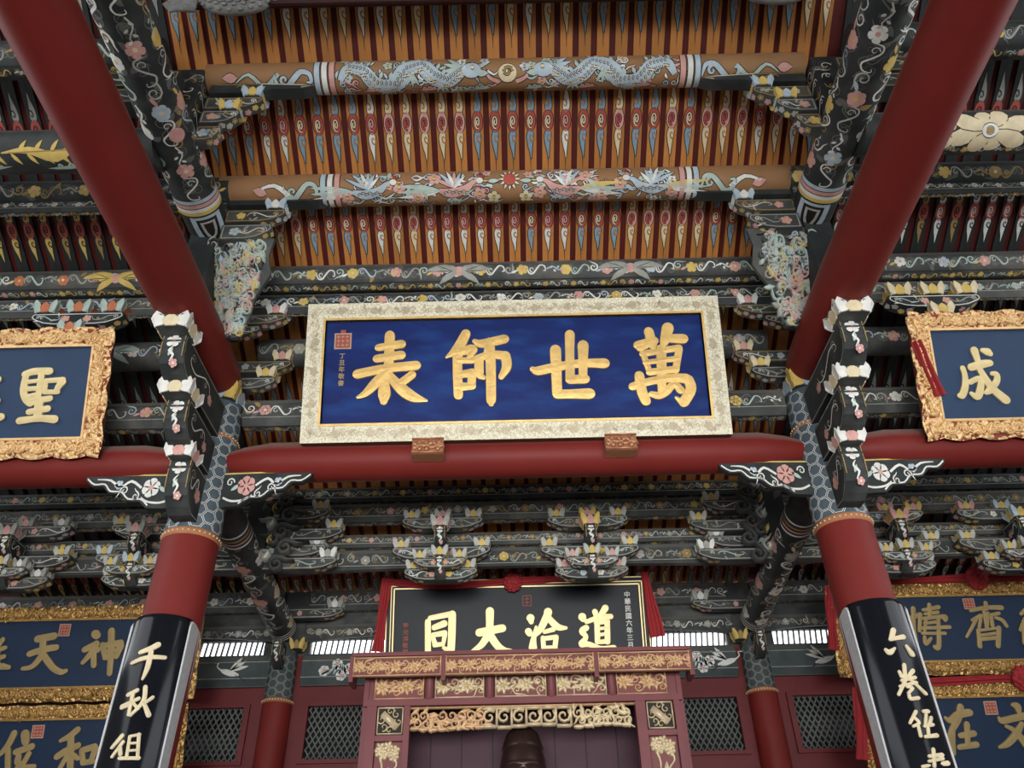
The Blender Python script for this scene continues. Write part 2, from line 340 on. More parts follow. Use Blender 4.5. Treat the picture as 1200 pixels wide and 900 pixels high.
# rafters: one board per bay of the roof, each with its painted flame motif
def rafter_motif(P, c, L, main, mid, s=1.0):
    """hook, swirl, hook strung on one axis; u across, v along"""
    a = 0.245 * L * s
    for d in (1, -1):
        y0 = c + d * a * 1.05
        P.line([(0.004 * d, y0 + d * a * 0.9, 0.003), (0.002 * d, y0 + d * a * 0.55, 0.018), (-0.004 * d, y0 + d * a * 0.22, 0.040), (-0.006 * d, y0 - d * a * 0.08, 0.056), (-0.004 * d, y0 - d * a * 0.32, 0.064), (0.002 * d, y0 - d * a * 0.50, 0.052), (0.010 * d, y0 - d * a * 0.58, 0.02)], main)
        o = P.o; P.o = None
        P.line([(0.040 * d, y0 - d * a * 0.22, 0.020), (0.022 * d, y0 - d * a * 0.02, 0.016), (-0.002 * d, y0 - d * a * 0.10, 0.013), (-0.006 * d, y0 - d * a * 0.28, 0.012), (0.012 * d, y0 - d * a * 0.34, 0.010), (0.015 * d, y0 - d * a * 0.22, 0.007)], 'p_black' if not o else 'p_hollow', 1); P.o = o
        P.line([(0.0, y0 + d * a * 1.5, 0.003), (0.0, y0 + d * a * 0.8, 0.009)], 'p_black', k=1)
    P.line([(0, c - a * 0.56, 0.02), (0, c - a * 0.46, 0.058), (0, c - a * 0.2, 0.092), (0, c + a * 0.1, 0.096), (0, c + a * 0.36, 0.070), (0, c + a * 0.56, 0.012)], mid[0])
    n = 15; rr = 0.030
    P.line([(math.cos(1.2 + 2 * math.pi * 1.6 * t / n) * rr * (1 - 0.85 * t / n), c + math.sin(1.2 + 2 * math.pi * 1.6 * t / n) * a * 0.36 * (1 - 0.85 * t / n), 0.013) for t in range(n + 1)], mid[1], 1, k=1)
PITCHR, RW = 0.177, 0.118
SEGS = list(zip(PROF[1:-2], PROF[2:-1]))
VAR_C = [('p_cream', ('p_pink', 'p_red')), ('p_blue', ('p_red', 'p_cream')), ('p_white', ('p_red', 'p_pink'))]
VAR_S = [('p_yellow', ('p_red', 'p_black')), ('p_white', ('p_red', 'p_white')), ('p_ochre', ('p_red', 'p_black'))]
rmesh = {}
def rafter_mesh(si, dark, vi):
    key = (si, dark, vi)
    if key not in rmesh:
        (y0, z0), (y1, z1) = SEGS[si]; L = math.hypot(y1 - y0, z1 - z0); ey, ez = (y1 - y0) / L, (z1 - z0) / L
        mp = lambda u, v, o: (u, v * ey + o * ez, v * ez - o * ey)    # v along the slope, o out of the underside
        b = MB(); b.mbox(mp, -RW / 2, RW / 2, 0, L, 0.0, -0.036, 'black_wood' if dark else 'orange_wood')
        main, mid = (VAR_S if dark else VAR_C)[vi]
        P = Paint(b, mp, RNG(1), outline=None if dark else 'p_black')
        mpL = {0: 0.98}.get(si, min(L, 1.06))
        rafter_motif(P, L * 0.5 if si not in (0, 5) else L - 0.64 if si == 0 else L - 0.36, mpL, main, mid, 0.74 if si in (1, 2, 3) else 0.8)
        me = bpy.data.meshes.new('rafter'); me.from_pydata(b.v, [], b.f)
        sl = sorted(set(b.m)); [me.materials.append(MATS[q]) for q in sl]
        me.polygons.foreach_set('material_index', [sl.index(q) for q in b.m]); me.polygons.foreach_set('use_smooth', b.sm); me.update()
        rmesh[key] = me
    return rmesh[key]
rr = RNG(5)
for si in range(len(SEGS)):
    (y0, z0), (y1, z1) = SEGS[si]
    ks = [(k + 0.25) * PITCHR for k in range(-18, 18)]
    run = 1
    for x in ks:
        if rr.random() < 0.45: run = rr.choice((0, 1, 1, 2))
        o = bpy.data.objects.new('rafter', rafter_mesh(si, False, run)); COL.objects.link(o); o.parent = ceiling; o.location = (x, y0, z0)
    if si in (2, 5):
        xr = 5.6 if si == 2 else 6.7
        for sx in (-1, 1):
            x = 3.3
            while x < xr:
                o = bpy.data.objects.new('rafter', rafter_mesh(si, True, (0 if sx < 0 else 1) if rr.random() < 0.7 else 2)); COL.objects.link(o); o.parent = ceiling; o.location = (sx * x, y0, z0); x += PITCHR
    else:                                                            # side bays: in the dark above the tie beams, hardly seen
        b = MB(); L = math.hypot(y1 - y0, z1 - z0); ey, ez = (y1 - y0) / L, (z1 - z0) / L
        for sx in (-1, 1):
            x = 3.3
            while x < 6.8:
                mp = lambda u, v, o, x=x * sx: (x + u, y0 + v * ey + o * ez, z0 + v * ez - o * ey)
                b.mbox(mp, -RW / 2, RW / 2, 0, L, 0.0, -0.036, 'black_wood')
                P = Paint(b, mp, RNG(1)); rafter_motif(P, L * 0.5, min(L, 1.06), 'p_dimwhite', ('p_red', 'p_black'), 0.74)
                x += PITCHR
        tag(b.build('rafter_row', ceiling, loc=(0, 0, 0)), kind='stuff')

# rear wall: red timber frame, lattice transoms, strip of open balusters under the eave
mb = MB(); Yw = 10.5
wins = [(-4.16, -3.36), (-2.66, -1.86), (1.92, 2.72), (3.32, 4.20)]
mb.box(-9, 9, Yw - 0.04, Yw + 0.12, 0, 3.84, 'window_red')
mb.box(-9, 9, Yw - 0.04, Yw + 0.12, 4.50, 4.70, 'window_red')
xs = [-9] + [q for w in wins for q in w] + [9]
for a, b in zip(xs[::2], xs[1::2]): mb.box(a, b, Yw - 0.04, Yw + 0.12, 3.84, 4.50, 'window_red')
mb.box(-9, 9, Yw - 0.02, Yw + 0.1, 4.70, 5.10, 'window_red')
mb.box(-9, 9, Yw + 0.0, Yw + 0.1, 5.56, 5.97, 'slate_beam')
for sx in (-1, 1): mb.box(3 * sx - 0.3, 3 * sx + 0.3, Yw - 0.01, Yw + 0.09, 5.10, 5.57, 'slate_beam')
tag(mb.build('wall_back'), 'red timber rear wall behind the shrine', kind='structure')
for i, (a, b) in enumerate(wins):
    w = MB(); t = 0.045
    for q in ((a - 0.02, b + 0.02, 3.80, 3.80 + t, 0), (a - 0.02, b + 0.02, 4.46, 4.50, 0), (a - 0.023, a + t, 3.797, 4.503, 0.004), (b - t, b + 0.023, 3.797, 4.503, 0.004)): w.box(q[0], q[1], Yw - 0.075 - q[4], Yw + 0.02 - q[4], q[2], q[3], 'window_red')
    wo = tag(w.build('window_%d' % (i + 1)), 'red framed transom window with diagonal lattice', kind='structure')
    la = MB(); step = 0.072; x0, x1, z0, z1 = a + t, b - t, 3.845, 4.46; fn = front(Yw - 0.01)
    for sg in (1, -1):
        q = -2.0
        while q < 2.2:
            p = []                                                    # clip the diagonal x = x0 + q + sg*(z-z0)*0.8 to the opening
            for z in [z0 + (z1 - z0) * j / 24 for j in range(25)]:
                x = x0 + q + sg * (z - z0) * 0.62
                if x0 <= x <= x1: p.append((x, z, 0.016))
            if len(p) > 1: la.stroke([p[0], p[-1]], fn, 'lattice_grey', 0.0, depth=0.012 if sg > 0 else 0.016, k=1)
            q += step
    tag(la.build('lattice', wo), kind='stuff')
    gl = MB(); gl.box(a, b, Yw + 0.06, Yw + 0.075, 3.84, 4.5, 'pane_dark'); gl.build('pane', wo)
# baluster strips: daylight comes in between the bars from the open eave behind
for i, (a, b) in enumerate(((-6.8, -3.2), (-2.8, 2.8), (3.2, 6.8))):
    mb = MB(); n = int((b - a) / 0.072)
    for q in range(n + 1):
        x = a + (b - a) * q / n
        mb.prism([(x - 0.008, 5.10), (x + 0.008, 5.10), (x + 0.038, 5.36), (x + 0.022, 5.36)], front(Yw), -0.02, 0.02, 'slate_beam')
    for q in range(int(n * 1.0)):
        x = a + 0.04 + (b - a) * q / n; mb.box(x, x + 0.03, Yw - 0.02, Yw + 0.02, 5.45, 5.58, 'slate_beam')
    mb.box(a, b, Yw - 0.03, Yw + 0.03, 5.30, 5.46, 'slate_beam') ; mb.box(a, b, Yw - 0.03, Yw + 0.03, 5.495, 5.6, 'slate_beam')
    tag(mb.build('trim_%d' % (i + 1)), 'strip of slanting balusters with daylight behind', kind='structure')

# ------------------------------------------------------------------ round and square beams running across the hall
def purlin(label, Y, Z, r, x0, x1, mat, deco, cat='beam', name='purlin', taper=0.0, seed=1):
    mb = MB()
    if taper:
        L = 0.42; path = [(x0, Y, Z), (x0 + L * 0.35, Y, Z), (x0 + L, Y, Z), (x1 - L, Y, Z), (x1 - L * 0.35, Y, Z), (x1, Y, Z)]
        mb.tube(path, [r * (1 - taper), r * (1 - taper * 0.5), r, r, r * (1 - taper * 0.5), r * (1 - taper)], mat, seg=32)
    else: mb.tube([(x0, Y, Z), (x1, Y, Z)], [r, r], mat, seg=32)
    if deco: deco(Paint(mb, cyl_x(Y, Z, r), RNG(seed)), x0, x1, r)
    o = mb.build(name); tag(o, label, cat); return o
def tie(label, Y, z0, z1, t, x0, x1, mat, deco, name='tie_beam', seed=1, belly=0.0):
    mb = MB(); c = 0.22 * (z1 - z0)
    prof = [(-t / 2, z0 + c), (-t / 2 + c * 0.7, z0), (t / 2 - c * 0.7, z0), (t / 2, z0 + c), (t / 2, z1 - c), (t / 2 - c * 0.7, z1), (-t / 2 + c * 0.7, z1), (-t / 2, z1 - c)]
    n = 1 if not belly else 12; rows = []
    for i in range(n + 1):
        q = i / n; x = lerp(x0, x1, q); dz = belly * (1 - (2 * q - 1) ** 4)
        rows.append(mb.add([(x, Y + a, b + (dz if b < (z0 + z1) / 2 else 0)) for a, b in prof]))
    k = len(prof)
    for i in range(n):
        for j in range(k): mb.face((rows[i] + j, rows[i] + (j + 1) % k, rows[i + 1] + (j + 1) % k, rows[i + 1] + j), mat)
    mb.face(range(rows[0], rows[0] + k), mat); mb.face(range(rows[-1] + k - 1, rows[-1] - 1, -1), mat)
    if deco:
        deco(Paint(mb, front(Y - t / 2), RNG(seed)), x0, x1, z0 + c, z1 - c)
        if not belly: Paint(mb, lambda u, v, o: (u, Y - t / 2 + v, z0 - o), RNG(seed + 500)).vine(x0, x1, c * 0.7, t - c * 0.7, ['p_mid', 'p_dimwhite', 'p_ochre'], ['p_yellow', 'p_dimwhite', 'p_ochre'], 0.9, 0.010)
    o = mb.build(name); tag(o, label, 'beam'); return o
def d_dragons(P, x0, x1, r):
    P.o = 'p_black'; h = r * 1.05
    for s in (-1, 1):
        f = lambda u: s * u
        # end bands and scroll
        for q, m in ((1.66, 'p_pink'), (1.73, 'p_white'), (1.80, 'p_paleblue')): P.band(f(q), -h * 1.2, h * 1.2, 0.05, m)
        P.scroll(f(2.02), 0, 0.36, h * 1.4, 0.05, 'p_paleblue', flip=s); P.line([(f(2.16), 0.05, 0.04), (f(2.3), -0.06, 0.04), (f(2.44), 0.05, 0.03), (f(2.56), -0.02, 0.01)], 'p_green')
        P.leaf(f(2.55), 0.02, 0.14, 0.09, 0 if s > 0 else math.pi, 'p_pink')
        # body: a long wave with back spines, belly plates and claws
        body = [(1.58, -0.02, 0.05), (1.50, 0.09, 0.10), (1.36, 0.06, 0.12), (1.24, -0.07, 0.14), (1.08, -0.08, 0.15), (0.96, 0.06, 0.15), (0.82, 0.11, 0.15), (0.70, 0.0, 0.15), (0.58, -0.05, 0.13), (0.46, 0.03, 0.12), (0.40, 0.06, 0.09)]
        P.line([(f(a), b, c) for a, b, c in body], 'p_paleblue', k=5)
        for (a, b, c), (a2, b2, c2) in zip(body[1:-1], body[2:]):
            for q in range(4):
                t = q / 4; P.spiral(f(lerp(a, a2, t)), lerp(b, b2, t) + 0.02, 0.022, 0.007, 'p_white', a0=1.5, d=s, turns=0.5, layer=1); P.line([(f(lerp(a, a2, t)), lerp(b, b2, t) - c * 0.20, 0.007), (f(lerp(a, a2, t) + 0.012), lerp(b, b2, t) - c * 0.46, 0.007)], 'p_cream', 1, k=1)
        for a, b, c in body[1:-1]:
            for q in (-0.035, 0.035): P.leaf(f(a + q), b + c * 0.42, 0.07, 0.035, math.pi / 2 + s * 0.4, 'p_green')
            P.line([(f(a - 0.03), b - c * 0.3, 0.012), (f(a + 0.03), b - c * 0.36, 0.012)], 'p_cream', 1, k=1)
        for a, b in ((1.16, -0.1), (0.90, 0.05), (0.62, -0.04)):
            for q in (-0.5, 0.0, 0.5): P.leaf(f(a), b - 0.02, 0.13, 0.03, (-math.pi / 2 + q), 'p_green')
        # head, mane, whiskers
        P.blob(f(0.34), 0.05, 0.09, 0.07, 'p_paleblue', 1); P.leaf(f(0.30), 0.02, 0.12, 0.06, math.pi if s > 0 else 0, 'p_green', 1); P.blob(f(0.33), 0.075, 0.018, 0.018, 'p_cream', 2)
        for q in (-0.5, -0.1, 0.3, 0.7): P.leaf(f(0.42), 0.06, 0.2, 0.045, (0 if s > 0 else math.pi) + s * q, s > 0 and 'p_paleblue' or 'p_green', 0)
        for q in (0.25, 0.75, 1.28): P.cloud(f(q), -h * 0.75, 0.2, 0.09, 'p_pink' if q > 0.5 else 'p_green')
    scatter(P, h, 170, 1.6, ['p_green', 'p_paleblue', 'p_pink', 'p_white'], 0.16)
    P.blob(0, 0.02, 0.085, 0.085, 'p_cream', 1); P.spiral(0.0, 0.03, 0.05, 0.02, 'p_ochre', layer=2)
    for q in (-1, 1): P.line([(q * 0.08, -0.06, 0.04), (q * 0.17, -0.02, 0.03), (q * 0.22, 0.06, 0.01)], 'p_pink')
def d_phoenix(P, x0, x1, r):
    P.o = 'p_black'; h = r * 1.05
    for q in range(12): P.leaf(0, 0.08, 0.115, 0.03, 2 * math.pi * q / 12, 'p_cream')
    P.blob(0, 0.08, 0.062, 0.062, 'p_red', 1)
    for s in (-1, 1):
        f = lambda u: s * u
        for q, m in ((1.72, 'p_pink'), (1.79, 'p_white'), (1.86, 'p_paleblue')): P.band(f(q), -h * 1.2, h * 1.2, 0.05, m)
        P.scroll(f(2.08), 0, 0.34, h * 1.4, 0.05, 'p_green', flip=s); P.line([(f(2.2), -0.04, 0.05), (f(2.34), 0.06, 0.04), (f(2.5), 0.02, 0.02)], 'p_white'); P.leaf(f(2.42), -0.02, 0.14, 0.09, 0.3 if s > 0 else math.pi - 0.3, 'p_pink')
        for c0, cc in ((0.52, 'p_pink'), (1.38, 'p_paleblue')):
            P.line([(f(c0 + 0.18), -0.02, 0.04), (f(c0 + 0.06), -0.05, 0.095), (f(c0 - 0.08), -0.01, 0.075), (f(c0 - 0.15), 0.05, 0.045), (f(c0 - 0.21), 0.07, 0.035)], cc)
            for q in range(7): P.spiral(f(c0 + 0.12 - q * 0.035), -0.05 + 0.012 * (q % 2), 0.016, 0.007, 'p_white', layer=2, turns=0.7)
            for q in range(3): P.leaf(f(c0 - 0.2), 0.08, 0.09, 0.018, math.pi / 2 + s * (0.2 + 0.4 * q), 'p_red')
            P.blob(f(c0 - 0.22), 0.07, 0.035, 0.03, 'p_white', 1); P.leaf(f(c0 - 0.25), 0.065, 0.06, 0.02, math.pi if s > 0 else 0, 'p_yellow', 1)
            for q in range(6): P.leaf(f(c0 + 0.03), 0.0, 0.17 + 0.02 * q, 0.035, math.pi / 2 + s * (0.7 - q * 0.36), ('p_white', 'p_paleblue', cc)[q % 3])
            for q, m in ((-0.28, 'p_white'), (-0.05, 'p_green'), (0.2, 'p_yellow' if s > 0 else 'p_green')): P.leaf(f(c0 + 0.16), -0.02, 0.46, 0.05, (0 if s > 0 else math.pi) + s * q, m, bend=s * -0.5 * q)
        for u, v in ((0.16, -0.1), (0.30, -0.06), (0.92, -0.1), (1.10, 0.02), (1.62, -0.08), (0.75, 0.1)): P.flower(f(u), v, 0.065, 'p_pink' if u != 0.16 else 'p_cream', 'p_yellow')
        if s > 0: scatter(P, h, 190, 1.66, ['p_green', 'p_white', 'p_pink', 'p_paleblue', 'p_white'], 0.14)
        for u, v in ((0.22, 0.06), (0.86, 0.0), (1.2, 0.1), (1.02, -0.09), (0.36, 0.1)): P.leaf(f(u), v, 0.12, 0.045, P.r.random() * 6, 'p_green')
def scatter(P, h, n, xm, pal, gap):
    rg = P.r
    for i in range(n):
        u = rg.uniform(gap, xm) * rg.choice((-1, 1)); v = rg.uniform(-h, h); c = rg.choice(pal); t = rg.random()
        if t < 0.35: P.leaf(u, v, rg.uniform(0.05, 0.10), 0.026, rg.random() * 6.28, c, -1, bend=0.5)
        elif t < 0.6: P.spiral(u, v, 0.035, 0.014, c, rg.random() * 6, rg.choice((-1, 1)), tail=0.06, layer=-1)
        elif t < 0.75: P.flower(u, v, 0.045, c, 'p_yellow', layer=-1)
        else: P.line([(u, v, 0.004), (u + 0.05, v + 0.03 * rg.choice((-1, 1)), 0.020), (u + 0.11, v, 0.016), (u + 0.15, v + 0.03, 0.004)], c, -1)
def d_dark(pal, flo, lower=True, dens=1.0, wing=None, w=0.018):
    def f(P, x0, x1, r):
        P.vine(x0, x1, -r * 0.15, r * 0.95, pal, flo, dens, w)
        if lower:
            P.edge(x0, x1, -r * 0.28, 0.007, 'p_black'); P.vine(x0, x1, -r * 0.95, -r * 0.35, ['p_white', 'p_yellow', 'p_green'], ['p_yellow', 'p_yellow', 'p_pink'], 0.8, 0.012)
        if wing:
            for u, m in wing: P.bat(u, r * 0.4, 0.62, r * 0.9, m, 'p_pink', 2)
    return f
def d_board(pal, flo, dens=1.0, w=0.016, edge=True):
    def f(P, x0, x1, z0, z1):
        P.vine(x0, x1, z0, z1, pal, flo, dens, w)
        if edge: P.edge(x0, x1, z0 + 0.004, 0.008, 'p_dimwhite')
    return f
# centre bay
purlin('red topmost purlin with painted-in shade at the upper edge of the ceiling', 3.83, 9.0, 0.15, -2.9, 2.9, 'shaded_red_wood', None)
tie('added board under the topmost purlin, shading the top rafters', 3.80, 8.70, 8.90, 0.08, -2.9, 2.9, 'shaded_red_wood', None)  # board added to cast shade on the rafters just behind it
purlin('ochre purlin painted with two pale blue dragons chasing a pearl', 4.52, 8.66, 0.15, -2.86, 2.82, 'ochre_beam', d_dragons, seed=2)
purlin('ochre purlin painted with phoenixes, flowers and a red sun', 5.45, 8.14, 0.165, -2.9, 2.82, 'ochre_beam', d_phoenix, seed=3)
purlin('dark purlin painted with pale bats and pink flowers above the blue plaque', 6.3, 7.72, 0.15, -2.95, 2.95, 'slate_beam', d_dark(PALE, FLO, wing=((-0.55, 'p_dimwhite'), (1.25, 'p_dimwhite'))), seed=4)
tie('painted tie board directly above the gilt frame of the blue plaque', 6.34, 7.26, 7.53, 0.12, -2.95, 2.95, 'ink_beam', d_board(PALE, FLO), seed=5)
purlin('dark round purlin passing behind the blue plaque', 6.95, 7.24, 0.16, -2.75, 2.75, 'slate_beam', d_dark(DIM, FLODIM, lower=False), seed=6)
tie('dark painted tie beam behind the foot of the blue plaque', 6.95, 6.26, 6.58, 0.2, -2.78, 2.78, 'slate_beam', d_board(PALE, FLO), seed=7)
purlin('round red lacquer cross beam carrying the blue plaque', 6.85, 5.785, 0.2, -2.8, 2.8, 'red_lacquer', None, taper=0.42, name='cross_beam')
# side bays
for sx, side, nb in ((-1, 'left', 11), (1, 'right', 12)):
    a, b = (-6.9, -2.8) if sx < 0 else (2.8, 6.9)
    purlin('round red lacquer cross beam under the %s gilt-framed plaque' % side, 6.85, 5.785, 0.2, a + (0.0 if sx < 0 else 0.4), b - (0.4 if sx < 0 else 0.0), 'red_lacquer', None, taper=0.42, name='cross_beam')
    def big(P, x0, x1, r, sx=sx):
        if sx < 0:
            for q, s2 in ((-4.05, 1), (-4.75, 1)):
                P.line([(q - 0.36, 0.0, 0.01), (q - 0.12, 0.02, 0.06), (q + 0.1, -0.04, 0.09), (q + 0.32, 0.06, 0.03)], 'p_yellow')
                for t in range(9): P.leaf(q - 0.28 + t * 0.07, 0.0, 0.13, 0.035, 1.0 if t % 2 else -0.9, 'p_yellow')
                P.line([(q - 0.3, 0.0, 0.01), (q + 0.28, 0.02, 0.01)], 'p_ochre', 2)
            P.cloud(-3.85, -0.13, 0.4, 0.11, 'p_green'); P.cloud(-4.55, -0.13, 0.4, 0.11, 'p_green'); P.cloud(-5.2, -0.13, 0.4, 0.11, 'p_green')
            P.vine(x0, -5.1, -0.1, 0.14, PALE, ['p_yellow'])
        else:
            P.o = 'p_black'
            for q in (3.55, 4.18, 5.1):
                for t in range(8):
                    a2 = t * math.pi / 4 + 0.3; l2 = 0.20 + 0.17 * abs(math.cos(a2)); P.line([(q + math.cos(a2) * l2 * z, 0.02 + math.sin(a2) * l2 * 0.75 * z, 0.15 * w2) for z, w2 in ((0.15, 0.3), (0.4, 0.75), (0.7, 1.0), (0.9, 0.8), (1.0, 0.2))], 'p_cream', 1 if t % 2 else 0, k=1)
                P.blob(q, 0.02, 0.07, 0.06, 'p_white', 2); P.blob(q, 0.02, 0.035, 0.03, 'p_ochre', 3)
            P.o = None; P.vine(3.2, x1, -0.2, -0.1, PALE, ['p_yellow'], 0.7, 0.01)
    purlin('thick black purlin with %s, beyond the %s red beam' % ('a golden feather and pale clouds' if sx < 0 else 'big cream blossoms', side), 4.55, 7.66, 0.19, a + (0 if sx < 0 else 0.3), b - (0.3 if sx < 0 else 0), 'ink_beam', big, seed=nb)
    purlin('dark purlin with %s clouds above the black rafters of the %s bay' % ('ochre' if sx < 0 else 'yellow', side), 5.45, 8.12, 0.165, a, b, 'ink_beam', d_dark(['p_ochre', 'p_dimwhite'], ['p_ochre', 'p_yellow', 'p_ochre']), seed=nb + 2)
    tie('narrow black tie board with white blossom trail in the %s bay' % side, 5.42, 7.84, 8.0, 0.1, a, b, 'ink_beam', d_board(['p_white', 'p_dimwhite'], ['p_white'], 1.0, 0.01), seed=nb + 4)
    purlin('dark purlin above the bracket and plaque of the %s bay' % side, 6.3, 7.72, 0.15, a, b, 'slate_beam', d_dark(PALE, ['p_orange', 'p_yellow', 'p_orange'] if sx < 0 else FLO, wing=((-4.15, 'p_yellow'),) if sx < 0 else ((3.62, 'p_ochre'),)), seed=nb + 6)
    tie('painted tie board resting on the lotus bracket of the %s bay' % side, 6.34, 7.28, 7.53, 0.12, a, b, 'slate_beam', d_board(PALE, ['p_green', 'p_yellow', 'p_white']), seed=nb + 8)
    purlin('dark purlin painted with a %s behind the %s plaque' % ('pale butterfly' if sx < 0 else 'pink blossom', side), 6.95, 7.24, 0.16, a + (0 if sx < 0 else 0.4), b - (0.4 if sx < 0 else 0), 'slate_beam', d_dark(PALE, FLO, lower=False, wing=((-4.35, 'p_green'),) if sx < 0 else None), seed=nb + 10)
    tie('dark tie beam with %s behind the %s plaque' % ('a trailing ribbon' if sx < 0 else 'white ribbons', side), 6.95, 6.26, 6.58, 0.2, a + (0 if sx < 0 else 0.4), b - (0.4 if sx < 0 else 0), 'slate_beam', d_board(PALE, ['p_pink', 'p_white']), seed=nb + 12)
    purlin('shadowed upper purlin high in the %s bay' % side, 4.2, 8.55, 0.17, a - (0 if sx < 0 else -0.35), b - (0.35 if sx < 0 else 0), 'ink_beam', d_dark(DIM, FLODIM), seed=nb + 14)
# bracket line between the column rows, and beams above the rear wall, bay by bay
for a, b, nm, sd in ((-2.75, 2.75, 'centre', 31), (-6.9, -3.1, 'left', 37), (3.1, 6.9, 'right', 43)):
    sp = DIM if nm == 'left' else ['p_mid', 'p_dimwhite', 'p_dimwhite']
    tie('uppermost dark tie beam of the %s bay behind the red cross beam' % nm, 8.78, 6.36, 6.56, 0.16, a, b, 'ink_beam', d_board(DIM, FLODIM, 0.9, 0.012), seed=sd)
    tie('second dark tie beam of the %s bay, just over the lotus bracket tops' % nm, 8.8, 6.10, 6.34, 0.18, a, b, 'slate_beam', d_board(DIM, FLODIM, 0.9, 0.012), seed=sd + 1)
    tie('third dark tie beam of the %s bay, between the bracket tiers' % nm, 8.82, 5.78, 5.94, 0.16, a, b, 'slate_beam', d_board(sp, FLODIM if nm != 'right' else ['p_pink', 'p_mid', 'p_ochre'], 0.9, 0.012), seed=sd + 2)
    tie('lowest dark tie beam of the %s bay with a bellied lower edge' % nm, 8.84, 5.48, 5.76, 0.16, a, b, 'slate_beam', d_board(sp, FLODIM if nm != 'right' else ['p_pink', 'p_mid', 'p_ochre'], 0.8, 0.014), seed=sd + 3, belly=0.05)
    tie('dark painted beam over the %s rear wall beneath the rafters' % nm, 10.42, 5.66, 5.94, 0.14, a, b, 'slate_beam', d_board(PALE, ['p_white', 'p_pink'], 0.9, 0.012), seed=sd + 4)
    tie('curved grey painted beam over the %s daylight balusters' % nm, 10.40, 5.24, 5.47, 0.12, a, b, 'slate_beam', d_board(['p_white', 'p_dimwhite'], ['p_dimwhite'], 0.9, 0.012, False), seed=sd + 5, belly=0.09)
    def cranes(P, x0, x1, z0, z1, nm=nm):
        P.edge(x0, x1, z0 + 0.01, 0.008, 'p_dimwhite'); P.edge(x0, x1, z1 - 0.01, 0.008, 'p_dimwhite'); zm = (z0 + z1) / 2
        def crane(x, s):
            P.line([(x + s * 0.16, zm + 0.10, 0.012), (x + s * 0.17, zm + 0.05, 0.014), (x + s * 0.12, zm + 0.01, 0.02), (x + s * 0.07, zm - 0.01, 0.06), (x - s * 0.03, zm - 0.04, 0.07), (x - s * 0.12, zm - 0.06, 0.02)], 'p_white')
            P.leaf(x + s * 0.16, zm + 0.10, 0.07, 0.012, 0 if s > 0 else math.pi, 'p_white')
            for q in (0.2, 0.5, 0.8): P.leaf(x, zm, 0.24 - 0.04 * q, 0.05, (math.pi - q * 1.1) if s > 0 else q * 1.1, 'p_white')
            for q in (-0.1, -0.15): P.leaf(x - s * 0.06, zm - 0.05, 0.18, 0.01, (math.pi + 0.5) if s > 0 else -0.5, 'p_dimwhite')
        def peonies(x):
            for q, w in ((-0.16, -0.03), (0.0, 0.05), (0.15, -0.01), (0.06, -0.09)): P.flower(x + q, zm + w, 0.07, 'p_white', 'p_pink', n=6)
            for q in range(6): P.leaf(x - 0.2 + q * 0.08, zm - 0.08, 0.14, 0.03, 0.5 + q * 0.35, 'p_green')
        if nm == 'centre':
            for x in (-2.3, 2.25): peonies(x)
            crane(2.62, 1); P.vine(-2.0, 1.9, z0, z1, PALE, ['p_white'], 0.7)
        elif nm == 'left': crane(-3.65, -1); peonies(-4.5); crane(-5.6, -1)
        else: crane(3.85, 1); peonies(4.7); crane(5.6, 1)
    tie('teal-grey board painted with white %s on the %s rear wall' % ('peonies' if nm == 'centre' else 'cranes', nm), 10.43, 4.70, 5.10, 0.1, a if nm != 'left' else -6.9, b, 'teal_board', cranes, seed=sd + 6)
# ------------------------------------------------------------------ columns and longitudinal beams
def hexband(P, r, z0, z1, size, w=0.010, m='p_white'):
    n = max(6, round(2 * math.pi * r / (size * 1.5)) // 2 * 2); du = 2 * math.pi * r / n; s = du / 1.5; h = s * math.sqrt(3)
    for i in range(n):
        u = i * du - math.pi * r; j = 0; z = z0 + h * (0.5 if i % 2 else 0.0)
        while z < z1 + h * 0.3:
            pts = [(u + s * 0.88 * math.cos(math.pi / 3 * q), z + s * 0.88 * math.sin(math.pi / 3 * q)) for q in range(7)]
            for a, b in zip(pts, pts[1:]):
                if z0 < (a[1] + b[1]) / 2 < z1: P.line([(a[0], min(max(a[1], z0), z1), w), (b[0], min(max(b[1], z0), z1), w)], m, k=1)
            z += h
def ring(mb, X, Y, z0, z1, r, m='bead_orange', beads=True):
    mb.tube([(X, Y, z0), (X, Y, z0 + 0.01), (X, Y, z1 - 0.01), (X, Y, z1)], [r, r + 0.012, r + 0.012, r], m, seg=32, caps=False)
    if beads:
        fn = cyl_z(X, Y, r + 0.012)
        for i in range(34):
            u = (i / 34 - 0.5) * 2 * math.pi * (r + 0.012); q = fn(u, (z0 + z1) / 2, 0.0); mb.ball(q, 0.009, 0.009, 0.009, 'p_cream', 6, 4)
